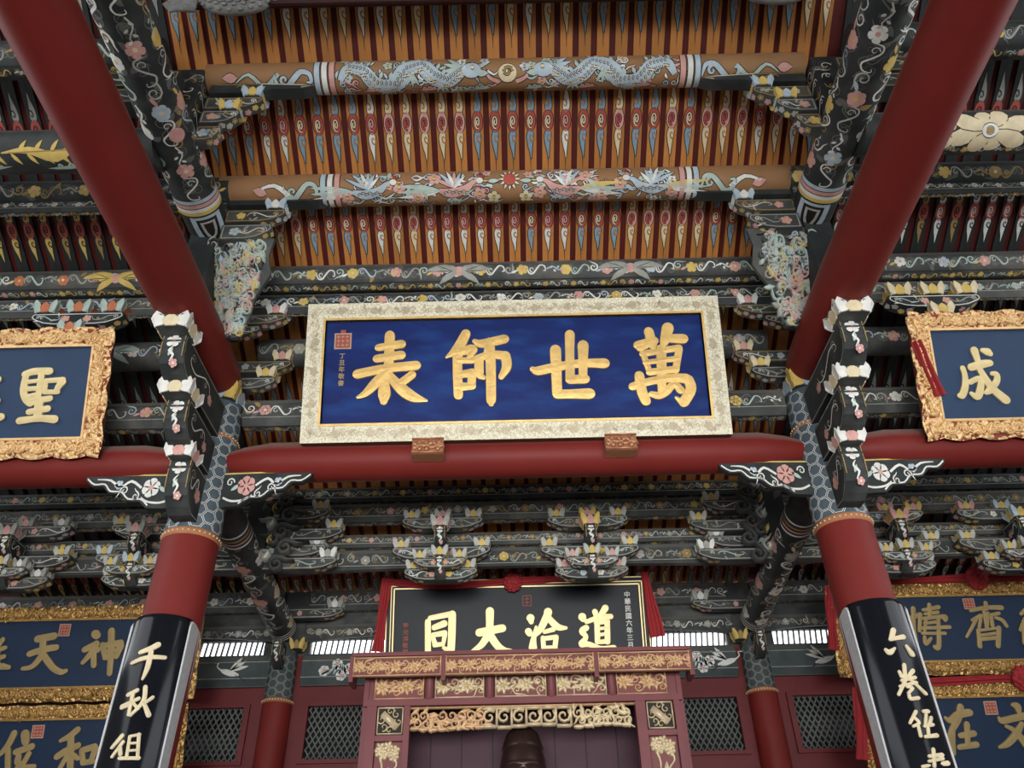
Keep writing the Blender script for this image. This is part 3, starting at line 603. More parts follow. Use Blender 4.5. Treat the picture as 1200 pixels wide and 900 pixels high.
for sx, side in ((-1, 'left'), (1, 'right')):
    X = 3.0 * sx; Y = 6.85
    c = tag(empty('front_column', (X, Y, 0)), 'thick red column with a blue honeycomb collar on the %s of the blue plaque' % side, 'column', 'front columns')
    mb = MB(); mb.tube([(X, Y, 0), (X, Y, 2.5), (X, Y, 4.95)], [0.262, 0.258, 0.25], 'red_lacquer', seg=40); mb.build('shaft', c)
    mb = MB(); mb.tube([(X, Y, 4.95), (X, Y, 6.0), (X, Y, 6.46)], [0.247, 0.225, 0.20], 'hex_blue', seg=40)
    hexband(Paint(mb, lambda u, v, o, X=X, Y=Y: cyl_z(X, Y, 0.247 - (v - 4.95) * 0.0209 - max(0, v - 6.0) * 0.0334)(u, v, o), RNG(1)), 0.236, 5.0, 6.43, 0.066, 0.0055)
    tag(mb.build('honeycomb_collar', c), 'blue-grey collar painted with white hexagons')
    mb = MB(); ring(mb, X, Y, 4.925, 4.995, 0.250); mb.build('beaded_ring', c)
    mb = MB(); ring(mb, X, Y, 6.0, 6.04, 0.225); mb.build('beaded_ring', c)
    mb = MB()
    mb.tube([(X, Y, 0), (X, Y, 0.12), (X, Y, 0.2), (X, Y, 0.3)], [0.42, 0.42, 0.36, 0.30], 'stone_grey', seg=32); mb.build('stone_base', c)
    # rear column
    Yr = 10.42; r = 0.178
    c = tag(empty('rear_column', (X, Yr, 0)), 'slender red column with honeycomb collar at the rear wall, %s of the shrine' % side, 'column', 'rear columns')
    mb = MB(); mb.tube([(X, Yr, 0), (X, Yr, 4.5)], [r + 0.01, r], 'red_lacquer', seg=32); mb.build('shaft', c)
    mb = MB(); mb.tube([(X, Yr, 4.5), (X, Yr, 5.2)], [r - 0.002, r - 0.02], 'teal_board', seg=32)
    hexband(Paint(mb, cyl_z(X, Yr, r), RNG(1)), r, 4.53, 5.04, 0.062, 0.005, 'p_dimwhite'); tag(mb.build('honeycomb_collar', c), 'grey collar with pale hexagons')
    mb = MB(); ring(mb, X, Yr, 4.475, 4.525, r); mb.build('beaded_ring', c)
    # red longitudinal beam: bellied log running over the camera
    mb = MB(); Zb = 6.67
    mb.tube([(X, -2.0, Zb), (X, 1.5, Zb), (X, 5.2, Zb), (X, 6.0, Zb), (X, 6.45, Zb + 0.01), (X, 6.66, Zb + 0.01)], [0.245, 0.25, 0.25, 0.24, 0.215, 0.20], 'red_lacquer', seg=48)
    tag(mb.build('red_beam'), 'great red lacquer beam slanting down to the %s front column' % side, 'beam', 'great red beams')
    # upper painted beam with a banded, shield-painted tip
    mb = MB(); Zu = 7.76; r = 0.205
    mb.tube([(X, -1.0, Zu), (X, 5.2, Zu), (X, 5.5, Zu), (X, 5.72, Zu - 0.005), (X, 5.82, Zu - 0.02), (X, 5.86, Zu - 0.03)], [r, r, r * 0.98, r * 0.82, r * 0.55, r * 0.2], 'ink_beam', seg=32)
    P = Paint(mb, cyl_y(X, Zu, r), RNG(60 + sx)); inn = 1
    P.fn = cyl_y(X, Zu, r)
    
    if sx < 0:
        P.vine(2.4, 5.0, 0.10, 0.32, PALE, FLO, 1.0, 0.016); P.vine(2.4, 5.0, -0.12, 0.10, ['p_white', 'p_mid'], FLO, 1.0, 0.016); P.vine(2.4, 5.0, -0.34, -0.12, ['p_white', 'p_green'], ['p_white', 'p_orange'], 0.9, 0.026)
        P.blob(4.35, 0.04, 0.07, 0.07, 'p_pink', 2)
    else:
        P.vine(2.4, 5.0, -0.32, -0.10, PALE, FLO, 1.0, 0.016); P.vine(2.4, 5.0, -0.10, 0.12, ['p_white', 'p_mid'], FLO, 1.0, 0.016); P.vine(2.4, 5.0, 0.12, 0.34, ['p_white', 'p_green'], ['p_white', 'p_yellow'], 0.9, 0.022)
    for q, m in ((5.08, 'p_paleblue'), (5.13, 'p_pink'), (5.18, 'p_white'), (5.22, 'p_yellow')): P.band(q, -0.32, 0.32, 0.04, m)
    vv = 0.0
    P.line([(5.26, vv, 0.30), (5.44, vv, 0.29), (5.58, vv, 0.20), (5.69, vv, 0.02)], 'p_paleblue', 0); P.line([(5.29, vv, 0.20), (5.44, vv, 0.18), (5.56, vv, 0.11), (5.63, vv, 0.02)], 'p_black', 1); P.line([(5.32, vv, 0.14), (5.44, vv, 0.12), (5.53, vv, 0.06), (5.58, vv, 0.01)], 'p_mid', 2); P.line([(5.34, vv, 0.09), (5.44, vv, 0.07), (5.52, vv, 0.01)], 'p_black', 3, k=1)
    tag(mb.build('painted_beam'), 'black floral beam with a banded shield tip above the %s red beam' % side, 'beam', 'upper painted beams')
    # strut from the front column back to the rear column
    mb = MB(); p0 = Vector((X, 7.02, 5.66)); p1 = Vector((X, 10.3, 5.33)); r = 0.165
    mb.tube([tuple(p0), tuple(lerp(p0, p1, 0.93)), tuple(lerp(p0, p1, 0.985))], [r, r, r * 0.7], 'ink_beam', seg=28)
    def fn(u, v, o, X=X, r=r):
        z = lerp(5.66, 5.33, (u - 7.02) / 3.28); return cyl_y(X, z, r)(u, v, o)
    P = Paint(mb, fn, RNG(70 + sx))
    for q, m in ((7.75, 'p_white'), (7.82, 'p_ochre'), (7.88, 'p_pink'), (7.94, 'p_white')): P.band(q, -0.3, 0.3, 0.025, m)
    P.vine(8.0, 10.0, -0.26, 0.0, ['p_white', 'p_dimwhite'], ['p_pink', 'p_white'], 0.9, 0.024); P.vine(8.0, 10.0, 0.0, 0.26, ['p_white', 'p_dimwhite'], ['p_white', 'p_cream', 'p_dimwhite'], 0.9, 0.024)
    for q in (10.03, 10.08, 10.13): P.band(q, -0.25, 0.25, 0.018, 'p_white')
    tag(mb.build('rear_strut_beam'), 'black flower-painted strut sloping from front to rear column, %s side' % side, 'beam', 'sloping painted struts')

# ------------------------------------------------------------------ brackets
def petal(mb, base, up, out, w, h, m, t=0.012):
    """one pointed lotus petal: base centre, up vector, outward lean"""
    up = Vector(up); out = Vector(out); sd = up.cross(out).normalized(); b = Vector(base)
    poly = [(-0.30 * w, 0), (-0.46 * w, 0.25 * h), (-0.5 * w, 0.5 * h), (-0.29 * w, 0.80 * h), (0, h), (0.29 * w, 0.80 * h), (0.5 * w, 0.5 * h), (0.46 * w, 0.25 * h), (0.30 * w, 0)]
    f = lambda a, q, d: tuple(b + sd * a + up * q + out * (d + (0.06 * h if 0.3 * h < q < 0.8 * h else 0)))
    mb.prism(poly, f, 0.0, t, m)
def lotus_cup(parent, c, w, h, cols=('p_white', 'p_yellow'), body='slate_beam', fw=None):
    """bearing block dressed with lotus petals; c = centre of its base"""
    fw = fw or w; mb = MB(); x, y, z = c; a, b = w * 0.36, w * 0.46; a2, b2 = fw * 0.36, fw * 0.46
    n = mb.add([(x - a, y - a2, z), (x + a, y - a2, z), (x + a, y + a2, z), (x - a, y + a2, z), (x - b, y - b2, z + h * 0.8), (x + b, y - b2, z + h * 0.8), (x + b, y + b2, z + h * 0.8), (x - b, y + b2, z + h * 0.8)])
    for q in ((0, 3, 2, 1), (4, 5, 6, 7), (0, 1, 5, 4), (1, 2, 6, 5), (2, 3, 7, 6), (3, 0, 4, 7)): mb.face([n + i for i in q], body)
    up = Vector((0, 0, 1))
    for dx, dy, hw, hd in ((0, -1, a, a2), (1, 0, a2, a), (-1, 0, a2, a), (0, 1, a, a2)):
        o = Vector((dx, dy, 0)); sd = Vector((-dy, dx, 0)); ext = hd
        cb = Vector((x, y, z)) + o * ext
        u2 = (up + o * 0.22).normalized()
        petal(mb, cb, u2, o, hw * 1.15, h * 0.84, cols[1])
        for s in (-1, 1): petal(mb, cb + sd * s * hw * 0.72, (u2 + sd * s * 0.30).normalized(), o, hw * 0.86, h * 1.08, cols[0], 0.012)
    return mb.build('lotus_cup', parent)
def arm_prof(L, h, root=0.0):
    c = min(0.30, L * 0.7)
    return [(root, h), (L, h), (L + 0.012, h * 0.72), (L - 0.02, h * 0.50), (L - c * 0.22, h * 0.34), (L - c * 0.45, h * 0.12), (L - c * 0.8, 0.0), (root, 0.0)]
def outline(mb, poly, fn, m, w=0.010, inset=0.016, off=0.0):
    cx = sum(p[0] for p in poly) / len(poly); cy = sum(p[1] for p in poly) / len(poly)
    xs = [p[0] for p in poly]; ys = [p[1] for p in poly]; hx = (max(xs) - min(xs)) / 2 or 1; hy = (max(ys) - min(ys)) / 2 or 1
    q = [(cx + (x - cx) * (1 - inset / hx), cy + (y - cy) * (1 - inset / hy)) for x, y in poly]
    for a, b in zip(q, q[1:] + q[:1]): mb.stroke([(a[0], a[1], w), (b[0], b[1], w)], fn, m, 0.003 + off, k=1)
def poly_map(sec, X, Y, z):
    acc = [0.0]
    for p, q in zip(sec, sec[1:]): acc.append(acc[-1] + math.dist(p, q))
    def f(u, v, o):
        u = min(max(u, 0), acc[-1]); i = 0
        while i < len(acc) - 2 and u > acc[i + 1]: i += 1
        t = (u - acc[i]) / ((acc[i + 1] - acc[i]) or 1); a = lerp(sec[i][0], sec[i + 1][0], t); b = lerp(sec[i][1], sec[i + 1][1], t)
        nx, nz = sec[i + 1][1] - sec[i][1], -(sec[i + 1][0] - sec[i][0]); l = math.hypot(nx, nz) or 1
        if nz > 0 or (abs(nz) < 1e-6 and nx * a < 0): nx, nz = -nx, -nz
        return (X + a + nx / l * o, Y + v, z + b + nz / l * o)
    return f
def arm_x(parent, X, Y, z, L0, L1, h, t, mat='slate_beam', line='p_dimwhite', seed=1, name='bracket_arm', flo=FLO):
    """arm along X reaching L0 to the left and L1 to the right of X"""
    mb = MB(); R = arm_prof(L1, h) if L1 else [(0.03, h), (0.03, 0)]; Lf = arm_prof(L0, h) if L0 else [(0.03, h), (0.03, 0)]
    poly = [(-a, b) for a, b in Lf[1:-1][::1]] if L0 else [(-0.03, h), (-0.03, 0)]
    left = [(-a, b) for a, b in (Lf[1:-1] if L0 else Lf)]; right = (R[1:-1] if L1 else R)
    poly = left[::-1] + right if False else [*left[::-1], *right]
    poly = [*reversed(left)] + [*right]                              # bottom-left up to top-left, top-right down to bottom-right
    fn = lambda a, b, d: (X + a, Y + d, z + b)
    mb.prism(poly, fn, -t / 2, t / 2, mat)
    ff = lambda a, b, o: (X + a, Y - t / 2 - o, z + b); fb = lambda a, b, o: (X + a, Y + t / 2 + o, z + b)
    outline(mb, poly, ff, line)
    P = Paint(mb, ff, RNG(seed)); rg = RNG(seed)
    for s, L in ((-1, L0), (1, L1)):
        if L > 0.14:
            P.scroll(s * L * 0.62, h * 0.55, min(L * 0.55, h * 2.2), h * 0.55, 0.011, rg.choice(['p_white', 'p_dimwhite', 'p_green']), flip=rg.choice((-1, 1)))
            P.flower(s * L * 0.24, h * 0.5, h * 0.28, rg.choice(flo), 'p_yellow')
            for q in range(5): P.leaf(s * L * rg.uniform(0.15, 0.85), h * rg.uniform(0.3, 0.7), h * 0.4, h * 0.13, rg.random() * 6.28, rg.choice(['p_faint', 'p_dimwhite', 'p_ochre', 'p_mid']), -1)
            P.spiral(s * L * 0.85, h * 0.66, h * 0.15, 0.010, rg.choice(['p_mid', 'p_ochre', 'p_white']), tail=h * 0.2)
    for s, L in ((-1, L0), (1, L1)):                                  # painted underside of the curved tip
        if L > 0.14:
            sec = [(s * a, b) for a, b in arm_prof(L, h)[1:-1]]; P2 = Paint(mb, poly_map(sec, X, Y, z), RNG(seed + 3)); ln = sum(math.dist(p, q) for p, q in zip(sec, sec[1:]))
            for q in range(4): P2.flower(ln * (0.2 + 0.22 * q), (-1) ** q * t * 0.12, min(t * 0.3, 0.035), rg.choice(['p_yellow', 'p_ochre', 'p_mid', 'p_pink']), 'p_mid', n=5)
            P2.line([(ln * 0.1, -t * 0.38, 0.008), (ln * 0.95, -t * 0.38, 0.008)], line, k=1); P2.line([(ln * 0.1, t * 0.38, 0.008), (ln * 0.95, t * 0.38, 0.008)], line, k=1)
    return mb.build(name, parent)
def arm_y(parent, X, Yb, Yf, z0, z1, t, mat='ink_beam', line='p_dimwhite', seed=1, name='corbel_arm', lip=0.3):
    """corbel reaching towards the hall from Yb to Yf (Yf < Yb), curved underside"""
    L = Yb - Yf; h = z1 - z0; mb = MB()
    poly = [(0, h), (L, h), (L + 0.02, h * 0.78), (L - 0.015, h * 0.6), (L + 0.004, h * 0.45), (L - 0.05, h * 0.24), (L - 0.14 * min(1, L / 0.4), h * 0.08), (L * 0.45, -0.01), (0, 0)]
    fn = lambda a, b, d: (X + d, Yb - a, z0 + b)
    mb.prism(poly, fn, -t / 2, t / 2, mat)
    for s in (-1, 1):
        fs = lambda a, b, o, s=s: (X + s * (t / 2 + o), Yb - a, z0 + b)
        outline(mb, poly, fs, line, 0.009); P = Paint(mb, fs, RNG(seed))
        P.scroll(L * 0.62, h * 0.6, L * 0.5, h * 0.5, 0.014, 'p_white', flip=s); P.flower(L * 0.35, h * 0.45, h * 0.15, 'p_pink', 'p_yellow'); P.spiral(L * 0.8, h * 0.72, h * 0.12, 0.012, 'p_dimwhite')
    ff = lambda u, v, o: (X + u, Yf - 0.012 - o - (0.0 if v > h * 0.5 else -0.09 * (1 - v / (h * 0.5)) ** 1.5), z0 + v)
    P = Paint(mb, ff, RNG(seed)); P.flower(0, h * 0.78, t * 0.32, 'p_white', 'p_pink', n=5); P.flower(t * 0.12, h * 0.20, t * 0.18, 'p_pink', 'p_white', n=5); P.leaf(-t * 0.1, h * 0.36, t * 0.4, t * 0.16, 1.2, 'p_green')
    P.line([(0.01, h * 0.62, 0.006), (-0.02, h * 0.5, 0.02), (0.02, h * 0.38, 0.022), (-0.01, h * 0.24, 0.008)], 'p_white')
    for s in (-1, 1): P.line([(s * t * 0.46, h * 0.98, 0.008), (s * t * 0.46, h * 0.62, 0.008), (s * t * 0.46, h * 0.35, 0.008)], 'p_ochre', k=1)
    return mb.build(name, parent)
for sx, side in ((-1, 'left'), (1, 'right')):
    X = 3.0 * sx
    b = tag(empty('corbel_stack', (X, 6.55, 5.03)), 'stack of floral corbel arms with lotus cups on the %s front column' % side, 'bracket', 'corbel stacks on the front columns')
    arm_y(b, X, 6.64, 6.26, 5.04, 5.49, 0.20, seed=1); lotus_cup(b, (X, 6.26, 5.47), 0.27, 0.13, ('p_white', 'p_pink'))
    arm_y(b, X, 6.66, 5.92, 5.54, 5.90, 0.20, seed=2); lotus_cup(b, (X, 5.90, 5.89), 0.33, 0.14, ('p_white', 'p_cream'))
    arm_y(b, X, 6.66, 5.54, 5.97, 6.34, 0.21, seed=3); lotus_cup(b, (X, 5.52, 6.32), 0.36, 0.14, ('p_white', 'p_cream'))
    # capital: lotus cup on the column head
    lotus_cup(b, (X, 6.80, 6.44), 0.46, 0.20, ('p_yellow', 'p_paleblue'))
    # wing brackets under the cross beams
    for d, where in ((-1, 'left'), (1, 'right')):
        mb = MB(); x0, x1 = X + d * 0.2, X + d * (1.07 if d * sx < 0 else 1.12); L = abs(x1 - x0)
        pr = [(0, 0), (L, 0.02), (L - 0.02, -0.05), (L - 0.10, -0.10), (L - 0.20, -0.10), (L - 0.27, -0.16), (L - 0.38, -0.17), (L - 0.46, -0.23), (L - 0.58, -0.235), (L - 0.66, -0.29), (0, -0.30)]
        fn = lambda a, q, o, x0=x0, d=d: (x0 + d * a, 6.80 + o, 5.63 + q * 1.25); mb.prism(pr, fn, -0.05, 0.005, 'ink_beam')
        ff = lambda a, q, o, x0=x0, d=d: (x0 + d * a, 6.75 - o, 5.63 + q * 1.25)
        P = Paint(mb, ff, RNG(9))
        low = pr[2:-1]; P.line([(a - 0.012, q + 0.018, 0.013) for a, q in low], 'p_white', k=3); P.line([(0.02, -0.015, 0.012), (L * 0.5, -0.008, 0.012), (L - 0.03, 0.0, 0.012)], 'p_yellow', k=1)
        P.flower(L * 0.28, -0.12, 0.085, 'p_white' if d * sx > 0 else 'p_pink', 'p_pink', n=6)
        P.line([(L * 0.38, -0.12, 0.02), (L * 0.5, -0.06, 0.022), (L * 0.6, -0.11, 0.022), (L * 0.72, -0.05, 0.018), (L * 0.86, -0.04, 0.008)], 'p_white'); P.spiral(L * 0.55, -0.14, 0.04, 0.014, 'p_white', tail=0.06)
        P.line([(L * 0.05, -0.22, 0.016), (L * 0.15, -0.25, 0.018), (L * 0.28, -0.24, 0.016), (L * 0.36, -0.20, 0.008)], 'p_white'); P.spiral(L * 0.10, -0.09, 0.04, 0.014, 'p_white'); P.spiral(L * 0.42, -0.19, 0.035, 0.013, 'p_white', a0=2, tail=0.05); P.flower(L * 0.62, -0.09, 0.04, 'p_paleblue', 'p_white'); P.leaf(L * 0.12, -0.16, 0.1, 0.035, 0.6, 'p_green')
        tag(mb.build('wing_bracket'), 'black scalloped wing bracket with white scrolls, %s of the %s front column' % (where, side), 'bracket', 'wing brackets under the cross beams')
    # bracket clusters carrying the two ochre purlins and the dark purlins at this frame (arms point into the centre bay)
    def cluster(label, Y, tiers, bar=None, seed=1, dirs=(-sx,)):
        e = tag(empty('purlin_bracket', (X, Y, tiers[-1][0])), label, 'bracket')
        for d in dirs:
            if bar:
                zt, L = bar; mb = MB(); pr = [(0.2, 0.06), (L - 0.45, 0.06), (L - 0.08, 0.03), (L, 0.0), (L - 0.1, -0.035), (L - 0.4, -0.04), (L - 0.55, -0.08), (0.2, -0.08)]
                fn = lambda a, q, o, d=d: (X + d * a, Y + o, zt + q); mb.prism(pr, fn, -0.085, 0.03, 'ink_beam')
                ff = lambda a, q, o, d=d: (X + d * a, Y - 0.085 - o, zt + q); P = Paint(mb, ff, RNG(seed)); P.line([(L - 0.5, 0.045, 0.012), (L - 0.12, 0.018, 0.012), (L - 0.03, 0.0, 0.008), (L - 0.12, -0.02, 0.012)], 'p_cream', k=1)
                P.line([(0.2, 0.04, 0.01), (L - 0.5, 0.04, 0.01)], 'p_ochre', k=1); P.scroll(L - 0.62, 0.0, 0.22, 0.07, 0.012, 'p_ochre')
                mb.build('purlin_bar', e)
            for i, (z, L, h, cup) in enumerate(tiers):
                rt = 0.21 if bar else 0.0; arm_x(e, X + d * rt, Y, z, L - rt if d < 0 else 0, L - rt if d > 0 else 0, h, 0.105, 'slate_beam', 'p_ochre' if i % 2 == 0 else 'p_dimwhite', seed + i, flo=['p_yellow', 'p_paleblue', 'p_pink'])
                if cup: lotus_cup(e, (X + d * (L - 0.09), Y, z + h), 0.20, 0.115, cup)
        return e
    cluster('stepped bracket under the %s end of the dragon purlin' % side, 4.55, [(8.18, 0.70, 0.17, ('p_paleblue', 'p_yellow')), (7.97, 0.52, 0.18, ('p_yellow', 'p_paleblue')), (7.72, 0.40, 0.2, None)], (8.46, 1.18), 80 + sx)
    cluster('stepped bracket under the %s end of the phoenix purlin' % side, 5.50, [(7.70, 0.76, 0.17, ('p_paleblue', 'p_white')), (7.46, 0.66, 0.2, None)], (7.99, 1.18), 90 + sx)
    cluster('lotus bracket under the %s end of the dark purlin beside the plaque' % side, 6.34, [(7.10, 0.66, 0.13, ('p_white', 'p_pink')), (6.95, 0.42, 0.13, None)], None, 100 + sx, dirs=(-sx, sx))
    cluster('double lotus bracket beside the red beam end and %s end of the plaque' % side, 6.88, [(6.90, 0.62, 0.15, ('p_cream', 'p_pink')), (6.68, 0.48, 0.15, ('p_cream', 'p_yellow'))], None, 110 + sx, dirs=(-sx, sx))
    # carved blossom strut filling the corner below the phoenix purlin
    mb = MB(); xo = X - sx * 0.02; rg = RNG(120 + sx); d = -sx
    prf = [(-0.05, 7.52), (0.70, 7.52), (0.64, 7.38), (0.66, 7.22), (0.52, 7.05), (0.46, 6.88), (0.36, 6.70), (-0.05, 6.70)]
    fn = lambda a, q, o: (X + d * a, 5.52 + (7.5 - q) * 0.62 + o, q); mb.prism(prf, fn, 0.0, 0.04, 'slate_beam')
    ff = lambda a, q, o: (X + d * a, 5.52 + (7.5 - q) * 0.62 - o * 0.85, q - o * 0.53); P = Paint(mb, ff, rg, relief=0.03, bulge=0.02)
    for i in range(200):
        q = rg.uniform(6.74, 7.48); a = rg.uniform(0.06, 0.38 + 0.36 * (q - 6.74))
        m = rg.choice(['p_green', 'p_paleblue', 'p_mid', 'p_green', 'p_yellow', 'p_dimwhite', 'p_pink', 'p_dimwhite', 'slate_beam'])
        if rg.random() < 0.55: P.spiral(a, q, rg.uniform(0.03, 0.06), 0.024, m, rg.random() * 6, rg.choice((-1, 1)), tail=0.05)
        else: P.leaf(a, q, rg.uniform(0.07, 0.13), 0.05, rg.random() * 6.28, m)
    tag(mb.build('carved_strut'), 'carved blossom strut below the %s phoenix bracket' % side, 'carving', 'carved blossom struts')
    # strut on the upper beam carrying the dragon purlin
    mb = MB(); mb.box(X - 0.15, X + 0.15, 4.36, 4.66, 7.9, 8.6, 'ink_beam')
    for fn2, s2 in ((front(4.36), 1), (lambda u, v, o: (X - sx * (0.15 + o), 4.51 + (u - X), v), 1)):
        P = Paint(mb, fn2, RNG(130 + sx)); P.vine(X - 0.14, X + 0.14, 8.3, 8.55, PALE, FLO, 1.2, 0.014)
        for q in range(4): P.scroll(X, 8.02 + q * 0.13, 0.24, 0.13, 0.016, 'p_ochre' if q % 2 else 'p_white', flip=(-1) ** q)
    tag(mb.build('post'), 'short black painted post on the %s upper beam' % side, 'post', 'short painted posts')
    mb = MB(); mb.box(X - 0.13, X + 0.13, 5.5, 5.8, 6.88, 7.6, 'ink_beam'); tag(mb.build('post'), 'dark post on the %s red beam behind the carved strut' % side, 'post', 'dark posts')
    # scaly fish-dragon carvings at the top corners of the ceiling
    e = tag(empty('fish_dragon_carving', (2.5 * sx, 3.8, 8.5)), 'grey scaly fish-dragon carving at the top %s corner of the ceiling' % side, 'carving', 'scaly carvings')
    mb = MB(); cx = 2.42 * sx; mb.ball((cx, 3.8, 8.80), 0.34, 0.10, 0.22, 'stone_grey', 20, 10)
    for row in range(7):
        for i in range(11):
            a = math.pi + (i + 0.5 * (row % 2)) / 10.5 * math.pi; rr2 = 0.98 - row * 0.13
            px, pz = cx + 0.33 * rr2 * math.cos(a), 8.80 + 0.215 * rr2 * math.sin(a)
            mb.ball((px, 3.8 - 0.10 * math.sqrt(max(0, 1 - rr2 * rr2)) - 0.008, pz), 0.030, 0.016, 0.024, 'stone_grey', 6, 4)
    mb.build('scaly_body', e)
    mb = MB(); x2 = cx + sx * 0.42
    for i in range(5): mb.tube([(x2 - sx * 0.08, 3.78, 8.74 - i * 0.03), (x2 + sx * 0.05, 3.74, 8.70 - i * 0.035), (x2 + sx * (0.20 - 0.02 * i), 3.76, 8.66 - i * 0.03)], [0.035, 0.03, 0.012], 'stone_grey', 8)
    mb.build('tail_fin', e)
    mb = MB(); mb.ball((cx - sx * 0.36, 3.78, 8.80), 0.10, 0.08, 0.08, 'stone_grey', 10, 6); mb.tube([(cx - sx * 0.30, 3.76, 8.84), (cx - sx * 0.44, 3.74, 8.90), (cx - sx * 0.50, 3.76, 8.82)], [0.03, 0.025, 0.01], 'stone_grey', 8); mb.build('head', e)

# lotus brackets of the middle bracket line
def bracket_set(label, X, Y, z0, seed, cols, scale=1.0, mirror=0):
    e = tag(empty('lotus_bracket_set', (X, Y, z0)), label, 'bracket', 'lotus bracket sets between the column rows'); s = scale
    c = lambda i: cols[i % len(cols)]
    arm_x(e, X, Y, z0 + 0.03, 0.40 * s, 0.40 * s, 0.14, 0.13, 'slate_beam', 'p_dimwhite', seed)
    for d in (-1, 1): lotus_cup(e, (X + d * 0.30 * s, Y, z0 + 0.17), 0.18, 0.10, c(0))
    arm_x(e, X, Y, z0 + 0.28, 0.55 * s, 0.55 * s, 0.15, 0.13, 'slate_beam', 'p_dimwhite', seed + 1)
    for d in (-1, 1): lotus_cup(e, (X + d * 0.46 * s, Y, z0 + 0.43), 0.18, 0.10, c(1))
    arm_x(e, X, Y, z0 + 0.66, 0.46 * s, 0.46 * s, 0.14, 0.13, 'slate_beam', 'p_dimwhite', seed + 2)
    for d in (-1, 0, 1): lotus_cup(e, (X + d * 0.36 * s, Y, z0 + 0.80), 0.19, 0.10, c(2 + abs(d)))
    # forward tongue with a painted face
    arm_y(e, X, Y, Y - 0.24, z0 + 0.02, z0 + 0.24, 0.11, 'ink_beam', 'p_dimwhite', seed, 'tongue'); lotus_cup(e, (X, Y - 0.20, z0 + 0.24), 0.17, 0.11, c(1))
    arm_y(e, X, Y, Y - 0.32, z0 + 0.33, z0 + 0.56, 0.12, 'ink_beam', 'p_dimwhite', seed + 1, 'tongue'); lotus_cup(e, (X, Y - 0.27, z0 + 0.56), 0.20, 0.13, c(2))
    # short cross arms carried by the tongue
    arm_x(e, X, Y - 0.2, z0 + 0.10, 0.28, 0.28, 0.11, 0.09, 'slate_beam', 'p_dimwhite', seed + 5)
    for d in (-1, 1): lotus_cup(e, (X + d * 0.22, Y - 0.2, z0 + 0.21), 0.14, 0.10, c(0))
    return e
WY = ('p_mid', 'p_yellow'); WP = ('p_mid', 'p_pink'); YP = ('p_yellow', 'p_pink'); PW = ('p_pink', 'p_yellow'); BY = ('p_paleblue', 'p_yellow'); DW = ('p_dimwhite', 'p_white'); DP = ('p_dimwhite', 'p_pink')
bracket_set('lotus bracket set above the black plaque, left of its red rosette', -0.86, 8.62, 5.24, 200, [WY, WY, WP, WY])
bracket_set('lotus bracket set above the black plaque, right of its red rosette', 0.83, 8.62, 5.22, 210, [WP, WY, YP, WY])
bracket_set('grey lotus bracket set above the left plaques near the column', -4.28, 8.62, 5.24, 220, [WY, BY, DP, WY], 0.92)
bracket_set('grey lotus bracket set above the left plaques at the photo edge', -5.72, 8.62, 5.24, 230, [DW, WY, DP, DW], 1.15)
bracket_set('lotus bracket set with pink petals near the right front column', 4.30, 8.62, 5.20, 240, [WY, WY, PW, YP], 0.92)
bracket_set('lotus bracket set beyond the red rosette at the right photo edge', 5.66, 8.62, 5.20, 250, [WY, WY, BY, PW], 1.15)
for sx, side in ((-1, 'left'), (1, 'right')):
    X = 3.0 * sx; Y = 8.64; d = -sx
    e = tag(empty('frame_bracket', (X, Y, 5.5)), 'bracket tower with grey cloud scrolls on the %s sloping strut' % side, 'bracket', 'bracket towers on the struts')
    mb = MB(); mb.box(X - 0.13, X + 0.13, Y - 0.12, Y + 0.12, 5.45, 6.62, 'ink_beam'); P = Paint(mb, front(Y - 0.12), RNG(7)); P.vine(X - 0.12, X + 0.12, 6.2, 6.5, PALE, FLO, 1.3, 0.012); mb.build('post', e)
    for i, (z, L) in enumerate(((6.06, 0.78), (5.78, 0.98), (5.60, 0.80), (5.42, 0.95))):
        for dd in (d, -d):
            Ld = L if dd == d else L * 0.7
            arm_x(e, X, Y - 0.05 * (i % 2), z, Ld if dd < 0 else 0, Ld if dd > 0 else 0, 0.14, 0.13, 'slate_beam', 'p_dimwhite', 260 + i)
            lotus_cup(e, (X + dd * (Ld - 0.09), Y - 0.05 * (i % 2), z + 0.14), 0.18, 0.11, (WY, WY, DW, ('p_white', 'p_dimwhite'))[i])
    mb = MB(); P = Paint(mb, front(Y - 0.16), RNG(8), relief=0.07, bulge=0.02)
    for i in range(5):
        zz = 5.44 + i * 0.2; P.spiral(X + d * (0.32 + 0.07 * (i % 2)), zz, 0.095, 0.05, 'slate_beam', a0=1.0, d=(1 if d > 0 else -1), tail=0.14, turns=1.4); P.spiral(X + d * (0.18 + 0.05 * (i % 2)), zz + 0.1, 0.07, 0.04, 'slate_beam' if i % 2 else 'p_dimwhite', a0=2.0, d=(-1 if d > 0 else 1), tail=0.1)
        P.leaf(X + d * 0.18, zz + 0.06, 0.11, 0.05, 1.2, 'p_yellow' if i % 2 else 'p_white')
    mb.build('cloud_scrolls', e)
    # small lotus block where the strut meets the rear column
    e = tag(empty('strut_foot_bracket', (X, 10.2, 5.06)), 'small bracket with a yellow bud at the foot of the %s strut' % side, 'bracket', 'strut foot brackets')
    arm_y(e, X, 10.30, 10.02, 4.86, 5.16, 0.11, seed=5); lotus_cup(e, (X - sx * 0.2, 10.25, 5.10), 0.16, 0.13, ('p_yellow', 'p_ochre'))
    arm_x(e, X, 10.28, 5.50, 0.72 if d < 0 else 0, 0.72 if d > 0 else 0, 0.13, 0.12, 'slate_beam', 'p_dimwhite', 280); lotus_cup(e, (X + d * 0.62, 10.28, 5.63), 0.2, 0.13, DW)
